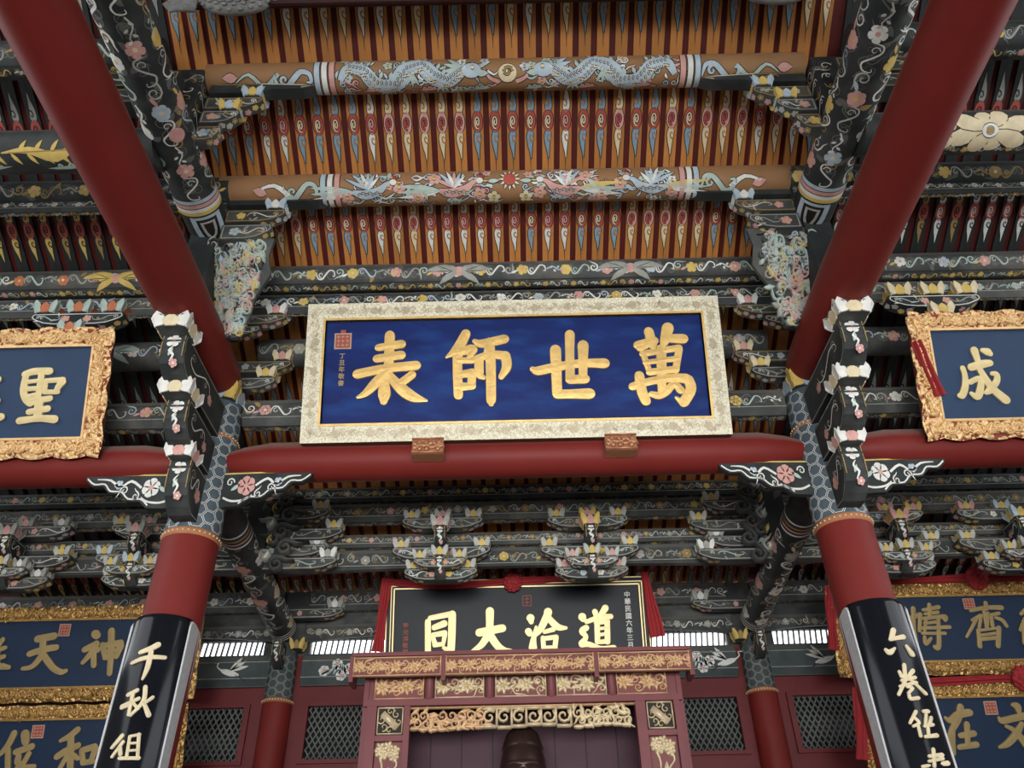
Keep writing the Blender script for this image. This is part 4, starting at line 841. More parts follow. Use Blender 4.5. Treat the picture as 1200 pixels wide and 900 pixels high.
# triple lotus bracket above the side plaques
for xc, side, cols in ((-4.42, 'left', (('p_green', 'p_orange'), ('p_green', 'p_orange'))), (4.30, 'right', (('p_cream', 'p_yellow'), ('p_cream', 'p_yellow')))):
    e = tag(empty('triple_lotus_bracket', (xc, 6.28, 7.0)), 'boat-shaped bracket with three %s lotus cups over the %s plaque' % ('orange' if side == 'left' else 'yellow', side), 'bracket', 'triple lotus brackets')
    arm_x(e, xc, 6.26, 7.06, 0.46, 0.46, 0.16, 0.14, 'ink_beam', 'p_white', 290, flo=['p_orange', 'p_pink'])
    for q in (-0.34, 0, 0.34): lotus_cup(e, (xc + q, 6.26, 7.22), 0.24, 0.14, cols[0])
    lotus_cup(e, (xc, 6.24, 6.94), 0.24, 0.13, cols[1])
for sx, side in ((-1, 'left'), (1, 'right')):                         # brackets hanging in the upper side bays
    e = tag(empty('upper_bay_bracket', (4.1 * sx, 4.3, 7.9)), 'shadowed scroll bracket under the high purlin of the %s bay' % side, 'bracket')
    xx = 3.55 * sx if sx < 0 else 3.7
    arm_x(e, 3.0 * sx, 4.3, 8.14, 0.95 if sx < 0 else 0, 0.95 if sx > 0 else 0, 0.22, 0.16, 'ink_beam', 'p_ochre', 300, flo=['p_ochre']); lotus_cup(e, (3.82 * sx, 4.3, 8.36), 0.2, 0.13, ('p_ochre', 'p_yellow'))
    arm_x(e, 3.0 * sx, 4.3, 7.9, 0.7 if sx < 0 else 0, 0.7 if sx > 0 else 0, 0.2, 0.16, 'ink_beam', 'p_ochre', 301, flo=['p_ochre'])
STROKES = """biao:-1242,1105,98 -1242,913,97 -1246,723,91|-1348,979,74 -1125,1011,88|-1359,862,82 -1127,894,92|-1545,704,96 -1277,756,91 -977,780,97|-1275,703,91 -1370,602,101 -1464,501,70 -1536,464,30|-1283,641,81 -1279,497,120 -1281,420,75|-1014,682,83 -1116,606,80 -1174,602,50|-1235,682,81 -1114,544,110 -996,455,100 -864,414,25;shi:-483,1104,95 -538,992,103 -608,909,72 -672,863,26|-563,897,97 -563,687,91 -555,465,88|-558,908,82 -429,942,98|-404,931,77 -444,863,56|-538,823,66 -425,820,66|-548,676,76 -411,694,86|-421,684,86 -426,570,80|-548,547,85 -421,554,75|-389,1023,52 -320,998,88 -100,1041,95|-245,1007,98 -247,858,112|-375,840,71 -232,879,82 -103,866,92|-351,829,90 -347,682,86 -308,640,45|-88,860,97 -78,749,93 -132,646,59|-236,890,97 -235,576,95 -236,402,89 -236,366,50;shi4:179,715,56 233,698,91 396,731,91 654,767,86 885,762,102|410,910,108 410,710,101 410,462,95|559,1072,96 550,864,87 543,603,91|686,952,108 679,809,92 669,610,79|543,598,89 685,602,93|415,451,92 532,451,92 721,450,108;wan:1351,1086,95 1376,952,93|1231,947,84 1393,989,88|1254,917,77 1310,937,62|1543,1120,116 1497,976,88|1544,1012,88 1683,1004,101|1274,853,67 1635,909,68|1279,848,61 1328,653,57|1637,893,72 1585,673,67|1292,761,51 1615,796,59|1329,658,71 1586,683,71|1461,897,98 1444,624,93|1444,624,91 1431,464,76|1152,515,80 1311,560,76 1510,591,87 1676,586,97|1703,566,99 1716,473,102 1640,347,99|1223,619,96 1236,464,98 1268,366,94|1331,431,60 1398,417,78 1474,458,84 1558,528,66 1612,471,82|1566,390,30 1629,332,74;tong:-1093,371,71 -1089,163,70 -1086,22,70|-1063,415,59 -799,460,67|-799,450,90 -803,207,90 -811,21,87|-817,21,75 -899,71,40|-1014,305,66 -896,347,79|-1039,216,55 -890,238,66|-1039,211,55 -1001,108,58|-885,228,56 -904,115,46|-1006,103,56 -904,111,46;da:-343,475,100 -345,345,89 -351,227,88|-471,234,91 -196,278,89|-367,207,90 -449,91,75 -562,21,35|-346,207,90 -256,78,85 -175,27,66 -99,21,40;qia:148,385,97 154,348,61|119,232,83 129,214,74|166,52,98 175,137,67 211,287,30|361,453,98 336,371,78|349,417,88 268,266,78 183,176,40|368,383,74 467,282,78 570,266,40|312,226,48 418,252,56|289,154,56 294,37,56|291,148,51 449,164,56|446,151,61 427,34,58|294,37,56 430,40,58;dao:775,385,97 781,372,81|812,261,70 759,223,70 806,156,56 748,86,69|752,73,69 840,71,61 973,23,56 1130,26,64|930,445,68 944,398,62|1057,486,79 996,403,62|820,331,51 981,381,62 1117,388,60|948,331,65 940,101,64|1070,322,65 1060,99,67|936,318,54 1075,335,59|960,249,38 1056,256,38|955,175,40 1052,190,40|950,95,48 1060,103,56;sheng:-803,835,67 -718,861,70 -573,861,73|-795,806,63 -797,671,70 -762,576,62 -711,536,61|-643,843,63 -644,708,61 -644,597,55|-772,754,41 -652,767,41|-777,683,49 -648,688,49|-758,603,48 -648,629,48|-729,559,54 -642,589,47|-590,766,44 -590,647,44|-586,762,49 -427,770,55|-428,750,68 -463,696,60 -476,650,52|-586,649,48 -464,647,48|-721,530,44 -639,565,59 -531,583,59|-632,565,82 -623,393,81|-711,453,59 -541,481,65|-789,366,69 -614,385,63 -462,374,80;zhi:-1257,825,71 -1068,789,71|-1170,807,55 -1261,658,47 -1078,654,55|-1120,631,63 -1089,380,62|-1240,524,62 -1035,574,55|-1263,384,73 -980,409,73;cheng:592,878,75 605,778,57|672,879,46 718,861,77 736,845,58|533,709,74 645,738,80 716,746,67|446,699,52 454,626,52 440,521,64 397,431,68 373,425,52|497,558,53 591,594,53 589,517,66 541,412,71 486,443,38|608,690,57 647,593,66 701,486,73 805,375,84|724,639,44 764,629,53 752,562,62 672,477,71 630,450,45;da2:1351,878,82 1311,636,76 1194,466,66 1086,383,38|1150,707,76 1479,729,81|1315,655,76 1378,462,75 1451,375,84;shen:-1385,743,97 -1369,730,89|-1480,571,69 -1358,629,77|-1359,636,67 -1406,521,64 -1476,427,50|-1380,585,67 -1343,395,66|-1351,574,75 -1330,563,66|-1279,615,64 -1224,479,61|-1271,611,61 -1075,633,83|-1064,604,83 -1091,489,61|-1223,473,58 -1092,495,61|-1249,546,45 -1089,556,48|-1201,773,78 -1165,529,72 -1142,300,63;tian:-2061,703,83 -1880,731,83|-2123,536,69 -1956,584,77 -1827,601,69|-1997,688,78 -1983,520,73 -2064,395,59 -2169,372,45|-1972,533,77 -1820,377,72 -1716,324,63 -1659,336,47;zong:-2481,705,54 -2527,609,48|-2572,571,51 -2433,609,51|-2538,481,56 -2424,510,51|-2516,621,54 -2471,391,53|-2555,380,53 -2453,403,74 -2340,388,50|-2680,690,54 -2724,587,48|-2653,573,54 -2622,381,53|-2789,692,59 -2842,577,54 -2731,562,54 -2789,410,50;he:-1179,831,65 -1255,767,63 -1344,724,39|-1357,564,65 -1270,618,71 -1147,671,65|-1236,748,71 -1214,589,76 -1182,368,64|-1243,580,55 -1317,425,48|-1181,570,64 -1125,541,45|-1097,614,55 -1063,503,62|-1088,623,61 -962,656,65|-947,630,71 -979,510,55|-1062,494,54 -959,510,55;wei:-1874,806,69 -1914,696,67 -1982,604,47|-1908,640,61 -1862,382,60|-1749,794,94 -1732,728,85|-1816,620,63 -1655,670,69|-1778,573,63 -1778,517,68 -1734,503,45|-1672,598,55 -1714,502,55|-1772,462,51 -1597,468,54;chou:878,656,38 863,486,37|883,647,43 1020,684,57|1019,680,46 975,504,45|953,754,57 916,544,46 903,324,55|1153,792,52 1133,671,46|1070,738,38 1257,767,49|1083,692,35 1237,708,41|1054,639,43 1176,650,43 1311,654,57 1306,621,51|1053,583,35 1205,597,38|1003,529,37 1338,535,43|1002,471,35 1271,465,37|1226,629,43 1165,325,56 1118,313,50|1074,619,38 1035,502,37|1019,425,43 1017,354,50 1090,410,37;qi:1833,799,52 1824,735,46|1636,720,43 1827,749,49 2007,745,57|1790,710,43 1782,539,46|1831,682,46 1779,526,46|1629,608,38 1739,658,46|1670,607,40 1517,421,32|1740,645,38 1691,528,40|1865,655,38 1851,544,46|1860,662,38 1960,680,41|1913,628,38 1981,600,46 2016,534,43|1669,489,43 1647,315,56|1920,510,56 1860,311,56|1682,489,32 1890,510,32|1696,434,35 1862,452,35|1658,388,43 1863,401,43;de:2283,712,49 2223,667,38|2255,607,49 2168,485,38|2231,569,46 2176,336,45|2364,711,49 2459,709,49|2322,606,46 2461,616,46|2315,528,46 2440,538,46|2257,412,45 2317,333,51 2428,395,45;zai:901,709,33 953,683,69 1060,742,81 1177,757,73|1089,812,74 1041,699,73 939,570,62 862,426,41|947,562,60 926,441,59 917,352,50|1028,525,54 1178,544,64|1122,634,64 1089,438,56|995,410,54 1182,432,63;wen:1676,826,46 1719,808,79 1726,755,53|1493,690,42 1525,667,66 1683,694,68 1830,718,72 1899,729,64|1724,628,53 1644,530,73 1529,438,67 1432,401,31|1550,610,36 1617,574,53 1683,495,73 1752,390,78 1837,355,41;qian:72,3889,44 23,3857,40 -48,3830,31|-100,3751,28 17,3786,33 144,3794,29|35,3834,35 37,3705,37 21,3616,18;qiu:2,3532,28 -61,3499,30|-92,3417,26 28,3468,27|-25,3502,28 -18,3348,23|-18,3425,23 -90,3403,23|-11,3441,21 41,3391,22|56,3555,31 65,3447,30 -2,3343,20|124,3482,26 77,3434,22|73,3436,26 125,3351,36;zu:-26,3198,29 -86,3118,25|-8,3152,24 -65,3052,21|-21,3116,27 -4,3066,28|32,3188,21 44,3044,21|91,3206,25 118,3047,23|31,3191,19 96,3207,21|38,3141,17 104,3149,17|46,3090,17 111,3098,17|-2,3037,24 128,3042,25;shi_l:59,2953,26 -37,2875,24|28,2913,25 63,2776,22|-49,2836,22 116,2846,22;liu:12,3874,39 -21,3807,38|-33,3801,26 80,3822,38|-87,3722,25 -64,3699,41 -21,3727,20|83,3748,24 115,3690,49;juan:-37,3545,23 -30,3508,26|14,3594,30 -11,3482,28|70,3551,33 21,3507,24|-38,3477,23 71,3500,27|-62,3435,21 68,3461,25|-17,3470,26 -87,3377,24|32,3482,25 131,3384,28|-11,3429,21 25,3418,23 -17,3382,20|-16,3369,23 -13,3339,25 45,3344,27;jing:-4,3244,25 -68,3165,21|-24,3198,22 -5,3162,22 -52,3140,19|-18,3138,22 -21,3070,24|56,3246,25 94,3248,30|69,3222,23 38,3150,21|107,3201,28 71,3151,25|28,3138,21 103,3152,24|51,3126,24 40,3079,24|10,3063,22 108,3076,31;shu:42,2974,26 12,2860,24|-3,2928,22 101,2939,30|-70,2861,20 135,2885,33|-16,2894,19 97,2913,23"""
# ------------------------------------------------------------------ plaques: brush strokes in millimetres (across, up, width)
CHARS = {}
for rec in STROKES.split(';'):
    nm, body = rec.split(':'); CHARS[nm] = [[tuple(int(q) / 1000 for q in p.split(',')) for p in st.split()] for st in body.split('|')]
def character(parent, key, fn, m, depth=0.016, bulge=0.0015, label=None, du=0.0, dv=0.0):
    mb = MB()
    for i, st in enumerate(CHARS[key]): mb.stroke([(a + du, b + dv, c * 1.10) for a, b, c in st], fn, m, 0.001 + 0.0004 * (i % 5), depth, bulge, k=5, cap=True, smooth=False)
    o = mb.build('gold_character', parent)
    if label: tag(o, label)
    return o
def small_text(parent, text, fn, u, v, size, m, label, depth=0.004, step=1.15):
    """a vertical column of small characters"""
    mb = MB()
    for i, ch in enumerate(text):
        cu = bpy.data.curves.new('inscription', 'FONT'); cu.body = ch; cu.size = size; cu.align_x = 'CENTER'; cu.resolution_u = 2; cu.offset = size * 0.018
        o = bpy.data.objects.new('inscription', cu); COL.objects.link(o)
        dg = bpy.context.evaluated_depsgraph_get(); me = o.evaluated_get(dg).to_mesh()
        n = mb.add([fn(u + q.co.x, v - i * size * step + q.co.y, depth) for q in me.vertices])
        for p in me.polygons: mb.face([n + q for q in p.vertices], m)
        o.evaluated_get(dg).to_mesh_clear(); bpy.data.objects.remove(o); bpy.data.curves.remove(cu)
    if mb.v: return tag(mb.build('inscription', parent), label)
def carve(u, v, seed, f=9.0):
    n1 = noise.noise(Vector((u * f, v * f, seed))); n2 = noise.noise(Vector((u * f * 2.3 + 7, v * f * 2.3, seed + 4)))
    return 0.5 + 0.5 * math.sin(9.0 * n1 + 3.5 * n2)
def carved_strip(mb, fn, u0, u1, inner, outer, along, seed, gold, recess, hgt=0.035, cell=0.016, scallop=0.0, f=13.0, thr=0.26):
    """relief-carved frame side; along='u' runs u0..u1 with v from inner to outer, along='v' swaps"""
    L = u1 - u0; nu = max(4, int(L / cell)); W = abs(outer - inner); nv = max(5, int(W / cell)); sg = 1 if outer > inner else -1
    H = []; base = None
    for i in range(nu + 1):
        u = u0 + L * i / nu
        oo = outer + sg * (scallop * (abs(math.sin(u * math.pi / 0.34)) - 0.35) if scallop else 0)
        for j in range(nv + 1):
            t = j / nv; v = lerp(inner, oo, t); h = carve(u, v, seed, f)
            e = 1.0 if (t < 0.10 or (t > 0.93 and not scallop)) else h
            prof = 0.25 + 0.75 * math.sin(math.pi * min(1, max(0, t))) ** 0.5
            hh = hgt * (0.30 + 0.70 * e) * (0.55 + 0.45 * prof); H.append(e)
            # mitre the ends
            k = mb.add([fn(u, v, hh) if along == 'u' else fn(v, u, hh)])
            base = k if base is None else base
    for i in range(nu):
        for j in range(nv):
            q = (base + i * (nv + 1) + j, base + i * (nv + 1) + j + 1, base + (i + 1) * (nv + 1) + j + 1, base + (i + 1) * (nv + 1) + j)
            hm = sum(H[x - base] for x in q) / 4
            mb.face(q, gold if hm > thr else recess, True)
def plaque(label, x0, x1, bot, top, bd, panel, style, cat='plaque', name='plaque', frame_label=None, seed=1):
    vy, vz = top[0] - bot[0], top[1] - bot[1]; H = math.hypot(vy, vz); vy /= H; vz /= H
    e = tag(empty(name, ((x0 + x1) / 2, bot[0], bot[1])), label, cat)
    def fx(u, v, o): return (u, bot[0] + v * vy - o * vz, bot[1] + v * vz + o * vy)     # u = world X
    mb = MB(); mb.mbox(fx, x0 + 0.02, x1 - 0.02, 0.02, H - 0.02, -0.075, -0.02, 'frame_edge'); mb.build('backing_board', e)
    mb = MB(); mb.mbox(fx, x0 + bd * 0.9, x1 - bd * 0.9, bd * 0.9, H - bd * 0.9, -0.02, 0.0, panel); mb.build('panel', e)
    mb = MB()
    if style == 'cream':
        d = 0.055
        for poly in ([(x0, 0), (x1, 0), (x1 - bd, bd), (x0 + bd, bd)], [(x0, H), (x0 + bd, H - bd), (x1 - bd, H - bd), (x1, H)], [(x0, 0), (x0 + bd, bd), (x0 + bd, H - bd), (x0, H)], [(x1, 0), (x1, H), (x1 - bd, H - bd), (x1 - bd, bd)]):
            mb.prism(poly, fx, -0.06, d, 'frame_cream', 'frame_edge')
        fo = mb.build('frame', e); tag(fo, 'pale gilt frame finely engraved with scrolls')
        mb = MB()
        P = Paint(mb, lambda u, v, o: fx(u, v, d + o), RNG(seed), under='frame_line')
        for u0, u1, v0, v1 in ((x0 + 0.05, x1 - 0.05, 0.03, bd - 0.035), (x0 + 0.05, x1 - 0.05, H - bd + 0.035, H - 0.03)): P.vine(u0, u1, v0, v1, ['frame_line'], ['frame_line'], 1.0, 0.006)
        P2 = Paint(mb, lambda u, v, o: fx(v, u, d + o), RNG(seed + 1), under='frame_line')
        for v0, v1 in ((x0 + 0.03, x0 + bd - 0.035), (x1 - bd + 0.035, x1 - 0.03)): P2.vine(0.1, H - 0.1, v0, v1, ['frame_line'], ['frame_line'], 1.0, 0.006)
        mb.build('engraving', fo)
        mb = MB()
        for q in ((x0 + bd - 0.02, x1 - bd + 0.02, bd - 0.022, bd), (x0 + bd - 0.02, x1 - bd + 0.02, H - bd, H - bd + 0.022), (x0 + bd - 0.022, x0 + bd, bd, H - bd), (x1 - bd, x1 - bd + 0.022, bd, H - bd)): mb.mbox(fx, *q, 0.0, d + 0.008, 'gold_leaf')
        mb.build('gilt_fillet', fo)
    elif style in ('carved', 'antique'):
        g = 'gold_bright' if style == 'carved' else 'gold_antique'; rc = 'recess_red' if style == 'carved' else 'frame_edge'
        sc = 0.03 if style == 'carved' else 0.012; cell = 0.0105 if style == 'carved' else 0.0125
        lim0, lim1 = max(x0, -7.2), min(x1, 7.2)
        carved_strip(mb, fx, lim0, lim1, bd, 0.0, 'u', seed, g, rc, scallop=sc, cell=cell)
        carved_strip(mb, fx, lim0, lim1, H - bd, H, 'u', seed + 1, g, rc, scallop=sc, cell=cell)
        carved_strip(mb, fx, bd * 0.2, H - bd * 0.2, x0 + bd, x0, 'v', seed + 2, g, rc, scallop=sc, cell=cell)
        carved_strip(mb, fx, bd * 0.2, H - bd * 0.2, x1 - bd, x1, 'v', seed + 3, g, rc, scallop=sc, cell=cell)
        for (fn3, u0, u1, v0, v1) in ((fx, lim0, lim1, 0.0, bd), (fx, lim0, lim1, H - bd, H), (lambda u, v, o: fx(v, u, o), bd, H - bd, x0, x0 + bd), (lambda u, v, o: fx(v, u, o), bd, H - bd, x1 - bd, x1)):
            P = Paint(mb, lambda u, v, o, fn3=fn3: fn3(u, v, o + 0.020), RNG(seed + 9), relief=0.022, bulge=0.008); P.vine(u0 + 0.02, u1 - 0.02, v0 + bd * 0.08, v1 - bd * 0.10, [g], [g], 1.5, 0.020)
        fo = tag(mb.build('carved_frame', e), 'gilt openwork frame carved with scrolls')
        mb = MB(); t = 0.02
        for q in ((x0 + bd - t, x1 - bd + t, bd - t, bd + 0.004), (x0 + bd - t, x1 - bd + t, H - bd - 0.004, H - bd + t), (x0 + bd - t, x0 + bd, bd, H - bd), (x1 - bd, x1 - bd + t, bd, H - bd)): mb.mbox(fx, *q, -0.02, 0.035, g)
        m2 = 'recess_red' if style == 'carved' else 'frame_edge'
        mb.mbox(fx, x0 + 0.01, x1 - 0.01, 0.01, bd, -0.03, 0.004, m2); mb.mbox(fx, x0 + 0.01, x1 - 0.01, H - bd, H - 0.01, -0.03, 0.004, m2)
        mb.mbox(fx, x0 + 0.01, x0 + bd, 0.01, H - 0.01, -0.03, 0.004, m2); mb.mbox(fx, x1 - bd, x1 - 0.01, 0.01, H - 0.01, -0.03, 0.004, m2)
        mb.build('inner_fillet', fo)
    else:                                                            # plain black board with gold lines
        mb.mbox(fx, x0, x1, 0, bd, -0.05, 0.03, 'black_lacquer'); mb.mbox(fx, x0, x1, H - bd, H, -0.05, 0.03, 'black_lacquer'); mb.mbox(fx, x0, x0 + bd, bd, H - bd, -0.05, 0.03, 'black_lacquer'); mb.mbox(fx, x1 - bd, x1, bd, H - bd, -0.05, 0.03, 'black_lacquer')
        fo = mb.build('frame', e); mb = MB()
        for k2, w in ((0.0, 0.012), (bd * 0.62, 0.010), (bd * 0.98, 0.016)):
            a0, a1, b0, b1 = x0 + k2, x1 - k2, k2, H - k2
            for q in ((a0, a1, b0, b0 + w), (a0, a1, b1 - w, b1), (a0, a0 + w, b0, b1), (a1 - w, a1, b0, b1)): mb.mbox(fx, *q, 0.028, 0.034, 'gold_pale')
        tag(mb.build('gold_lines', fo), 'fine gold border lines')
    return e, fx, H
def pegs(e, fx, H, x0, x1, yb):
    for x in (x0, x1):
        mb = MB(); p = fx(x, H * 0.45, -0.06); mb.tube([p, (p[0], yb, p[2] + 0.03)], [0.025, 0.025], 'frame_edge', 10); mb.build('support_peg', e)
def seal(parent, fx, u, v, w, h, seed, back='seal_pink', ink='seal_red'):
    mb = MB(); mb.mbox(fx, u - w / 2, u + w / 2, v - h / 2, v + h / 2, 0.0, 0.006, back); mb.mbox(fx, u - w * 0.42, u + w * 0.42, v - h * 0.42, v + h * 0.42, 0.006, 0.008, ink)
    P = Paint(mb, lambda a, b, o: fx(a, b, 0.006 + o), RNG(seed))
    for i in range(3):
        for j in range(3):
            cu, cv = u + (i - 1) * w * 0.26, v + (j - 1) * h * 0.26
            P.line([(cu - w * 0.09, cv, w * 0.04), (cu + w * 0.09, cv, w * 0.04)], back, k=1); P.line([(cu + P.r.uniform(-0.05, 0.05) * w, cv - h * 0.09, w * 0.04), (cu, cv + h * 0.09, w * 0.04)], back, k=1)
    return tag(mb.build('seal', parent), 'square red seal')
# main blue plaque
e, fx, H = plaque('wide blue plaque with four large gold characters in a pale gilt frame', -2.055, 2.075, (6.60, 5.83), (6.157, 7.21), 0.185, 'cobalt', 'cream', seed=21)
fc = lambda u, v, o: fx(u + 0.01, v, o)
for q in ('biao', 'shi', 'shi4', 'wan'): character(e, q, fc, 'gold_leaf')
seal(e, fx, -1.70, 1.06, 0.17, 0.17, 3, 'seal_pink', 'seal_red')
mb = MB(); mb.mbox(fx, -1.725, -1.675, 1.145, 1.18, 0, 0.006, 'seal_red'); mb.build('seal_knob', e)
small_text(e, '丁丑年敬書', fx, -1.70, 0.88, 0.062, 'gold_dimmed', 'tiny gold signature column', 0.004)
for xx, w in ((-0.83, 'left'), (1.0, 'right')):
    b = tag(empty('plaque_rest', (xx, 6.55, 5.66)), 'small gilt carved rest under the %s half of the blue plaque' % w, 'bracket', 'gilt plaque rests')
    mb = MB(); mb.box(xx - 0.15, xx + 0.15, 6.54, 6.68, 5.66, 5.835, 'copper_carving'); mb.build('block', b)
    mb = MB(); P = Paint(mb, front(6.54), RNG(31), relief=0.02, bulge=0.01)
    for q in (-0.09, 0, 0.09): P.flower(xx + q, 5.75, 0.06, 'copper_carving', 'gold_antique')
    for q in (-0.12, 0.12): P.spiral(xx + q, 5.74, 0.03, 0.018, 'copper_carving', tail=0.03)
    P.edge(xx - 0.15, xx + 0.15, 5.67, 0.016, 'copper_carving'); P.edge(xx - 0.15, xx + 0.15, 5.825, 0.016, 'copper_carving'); mb.build('carving', b)
# side plaques on the cross beams
e, fx, H = plaque('navy plaque with a gold character in a scalloped gilt frame, left bay', -7.97, -3.96, (6.60, 5.745), (6.143, 6.96), 0.19, 'navy', 'carved', seed=41)
fl = lambda u, v, o: fx(u - 3.974, v, o)
for q in ('sheng', 'zhi'): character(e, q, fl, 'gold_pale')
e, fx, H = plaque('navy plaque with a gold character in a scalloped gilt frame, right bay', 3.92, 7.93, (6.60, 5.735), (6.148, 6.935), 0.19, 'navy', 'carved', seed=51)
fl = lambda u, v, o: fx(u + 3.931, v, o)
for q in ('cheng', 'da2'): character(e, q, fl, 'gold_pale')
FXR = fx
# lower plaques in front of the rear wall
e, fx, H = plaque('upper navy plaque of the left pair with gold characters and antique gilt frame', -8.2, -3.77, (9.7, 4.37), (9.45, 5.41), 0.16, 'navy_shaded', 'antique', seed=61)
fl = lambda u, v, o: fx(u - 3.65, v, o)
for q in ('shen', 'tian', 'zong'): character(e, q, fl, 'gold_dimmed', 0.018)
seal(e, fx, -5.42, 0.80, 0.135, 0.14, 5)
e, fx, H = plaque('lower navy plaque of the left pair with gold characters, cut by the photo edge', -8.2, -3.70, (9.7, 3.2), (9.4, 4.245), 0.15, 'navy_shaded', 'antique', seed=71)
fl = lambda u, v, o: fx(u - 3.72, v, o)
for q in ('he', 'wei'): character(e, q, fl, 'gold_dimmed', 0.018)
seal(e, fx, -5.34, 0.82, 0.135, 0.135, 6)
e, fx, H = plaque('upper navy plaque of the right pair, its gilt frame hung with a red rosette', 3.72, 8.2, (9.7, 4.45), (9.45, 5.47), 0.16, 'navy_shaded', 'antique', seed=81)
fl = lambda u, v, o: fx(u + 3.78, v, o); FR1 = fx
for q in ('chou', 'qi', 'de'): character(e, q, fl, 'gold_dimmed', 0.018)
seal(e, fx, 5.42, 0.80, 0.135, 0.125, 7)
e, fx, H = plaque('lower navy plaque of the right pair with gold characters and a red rosette', 3.76, 8.2, (9.7, 3.25), (9.4, 4.27), 0.15, 'navy_shaded', 'antique', seed=91)
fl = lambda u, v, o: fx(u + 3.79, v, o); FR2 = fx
for q in ('zai', 'wen'): character(e, q, fl, 'gold_dimmed', 0.018)
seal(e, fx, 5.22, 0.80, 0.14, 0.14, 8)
# black plaque over the shrine: bottom extended below the cabinet top
bb = (9.714 + 0.258 * 0.30, 4.83 - 0.30); dv = math.hypot(0.258 * 0.30, 0.30)
e, fx, H = plaque('black lacquer plaque with four gold characters behind the top of the shrine', -1.60, 1.575, bb, (9.5, 5.66), 0.085, 'black_lacquer', 'black', seed=101)
for q in ('tong', 'da', 'qia', 'dao'): character(e, q, fx, 'gold_pale', 0.02, dv=dv)
small_text(e, '中華民國六年三月吉日', fx, 1.335, H - 0.24, 0.078, 'p_white', 'tiny pale inscription column', 0.004, 1.08)
small_text(e, '黎元洪敬題', fx, -1.36, H - 0.55, 0.07, 'seal_red', 'tiny red signature column', 0.004, 1.08)
mb = MB(); P = Paint(mb, fx, RNG(3))
for q in ((-0.05, 0.05, 0.0, 0.0),): 
    for a, b2 in (((0.0, H - 0.20), (0.10, H - 0.20)), ((0.10, H - 0.20), (0.10, H - 0.32)), ((0.10, H - 0.32), (0.0, H - 0.32)), ((0.0, H - 0.32), (0.0, H - 0.20)), ((0.02, H - 0.24), (0.08, H - 0.24)), ((0.02, H - 0.28), (0.08, H - 0.28)), ((0.05, H - 0.21), (0.05, H - 0.31))): P.line([(a[0] + 0.06, a[1], 0.008), (b2[0] + 0.06, b2[1], 0.008)], 'seal_red', k=1)
mb.build('seal', e); FB, HB = fx, H; pegs(e, fx, H, -1.1, 1.1, 10.40)
# ------------------------------------------------------------------ red cloth
def cloth_strip(mb, a, b, w, fn, sag=0.0, folds=3, seed=1, n=26, depth=0.05, m='cloth_red', taper=1.0):
    """gathered strip hung from a to b (u, v) with soft folds"""
    rg = RNG(seed); ph = [rg.random() * 6 for _ in range(6)]; nw = 12; rows = []
    du, dv2 = b[0] - a[0], b[1] - a[1]; L = math.hypot(du, dv2); nx, ny = -dv2 / L, du / L
    for i in range(n + 1):
        t = i / n; cu = a[0] + du * t; cv = a[1] + dv2 * t - sag * 4 * t * (1 - t); ww = w * (1 + (taper - 1) * t) * (0.85 + 0.15 * math.sin(5 * t + ph[0])); row = []
        for j in range(nw + 1):
            s = j / nw - 0.5; o = depth * (0.55 + 0.45 * math.sin(folds * 2 * math.pi * s + ph[1] + 2.2 * t + 0.6 * math.sin(7 * t + ph[2]))) * (1 - 0.5 * abs(2 * s) ** 3)
            row.append(fn(cu + nx * s * ww, cv + ny * s * ww, 0.035 + o))
        rows.append(mb.add(row))
    for i in range(n):
        for j in range(nw): mb.face((rows[i] + j, rows[i] + j + 1, rows[i + 1] + j + 1, rows[i + 1] + j), m, True)
def rosette(mb, fn, u, v, R, seed):
    rg = RNG(seed)
    for ring2, n in ((1.0, 11), (0.72, 9), (0.42, 6)):
        for i in range(n):
            a = 2 * math.pi * i / n + ring2 * 2; q = fn(u + math.cos(a) * R * 0.62 * ring2, v + math.sin(a) * R * 0.62 * ring2, 0.06 + 0.06 * (1 - ring2) + rg.random() * 0.02); mb.ball(q, R * 0.30, R * 0.24, R * 0.30, 'cloth_red', 8, 5)
    mb.ball(fn(u, v, 0.13), R * 0.25, R * 0.25, R * 0.25, 'cloth_red', 8, 5)
e = tag(empty('red_cloth_swag', FB(0, HB, 0.03)), 'red cloth swag with central rosette over the black plaque', 'cloth')
mb = MB(); cloth_strip(mb, (-1.62, HB + 0.0), (-0.08, HB - 0.02), 0.10, FB, sag=0.05, folds=2, seed=2); cloth_strip(mb, (-0.02, HB - 0.02), (1.0, HB + 0.06), 0.10, FB, sag=0.03, folds=2, seed=3); mb.build('swag', e)
mb = MB(); cloth_strip(mb, (-1.60, HB + 0.04), (-1.68, HB - 0.82), 0.12, FB, folds=2, seed=4, taper=1.5); mb.build('tail', e)
mb = MB(); cloth_strip(mb, (1.56, HB + 0.05), (1.66, HB - 0.72), 0.13, FB, folds=2, seed=5, taper=1.5); mb.build('tail', e)
mb = MB(); rosette(mb, FB, -0.06, HB - 0.05, 0.13, 6); mb.build('rosette', e)
def rosette_swag(label, fn, Ht, uc, u0, seed):
    e = tag(empty('red_cloth_swag', fn(uc, Ht, 0.03)), label, 'cloth')
    mb = MB(); cloth_strip(mb, (u0, Ht - 0.0), (uc - 0.05, Ht + 0.05), 0.07, fn, sag=0.0, folds=2, seed=seed, taper=1.6); cloth_strip(mb, (uc + 0.05, Ht + 0.05), (uc + 1.9, Ht - 0.01), 0.12, fn, folds=2, seed=seed + 1, taper=0.6); mb.build('swag', e)
    mb = MB(); rosette(mb, fn, uc, Ht + 0.04, 0.16, seed + 2); mb.build('rosette', e)
    mb = MB(); cloth_strip(mb, (u0 - 0.02, Ht - 0.02), (u0 - 0.10, Ht - 0.75), 0.14, fn, folds=2, seed=seed + 3, taper=1.4); mb.build('tail', e)
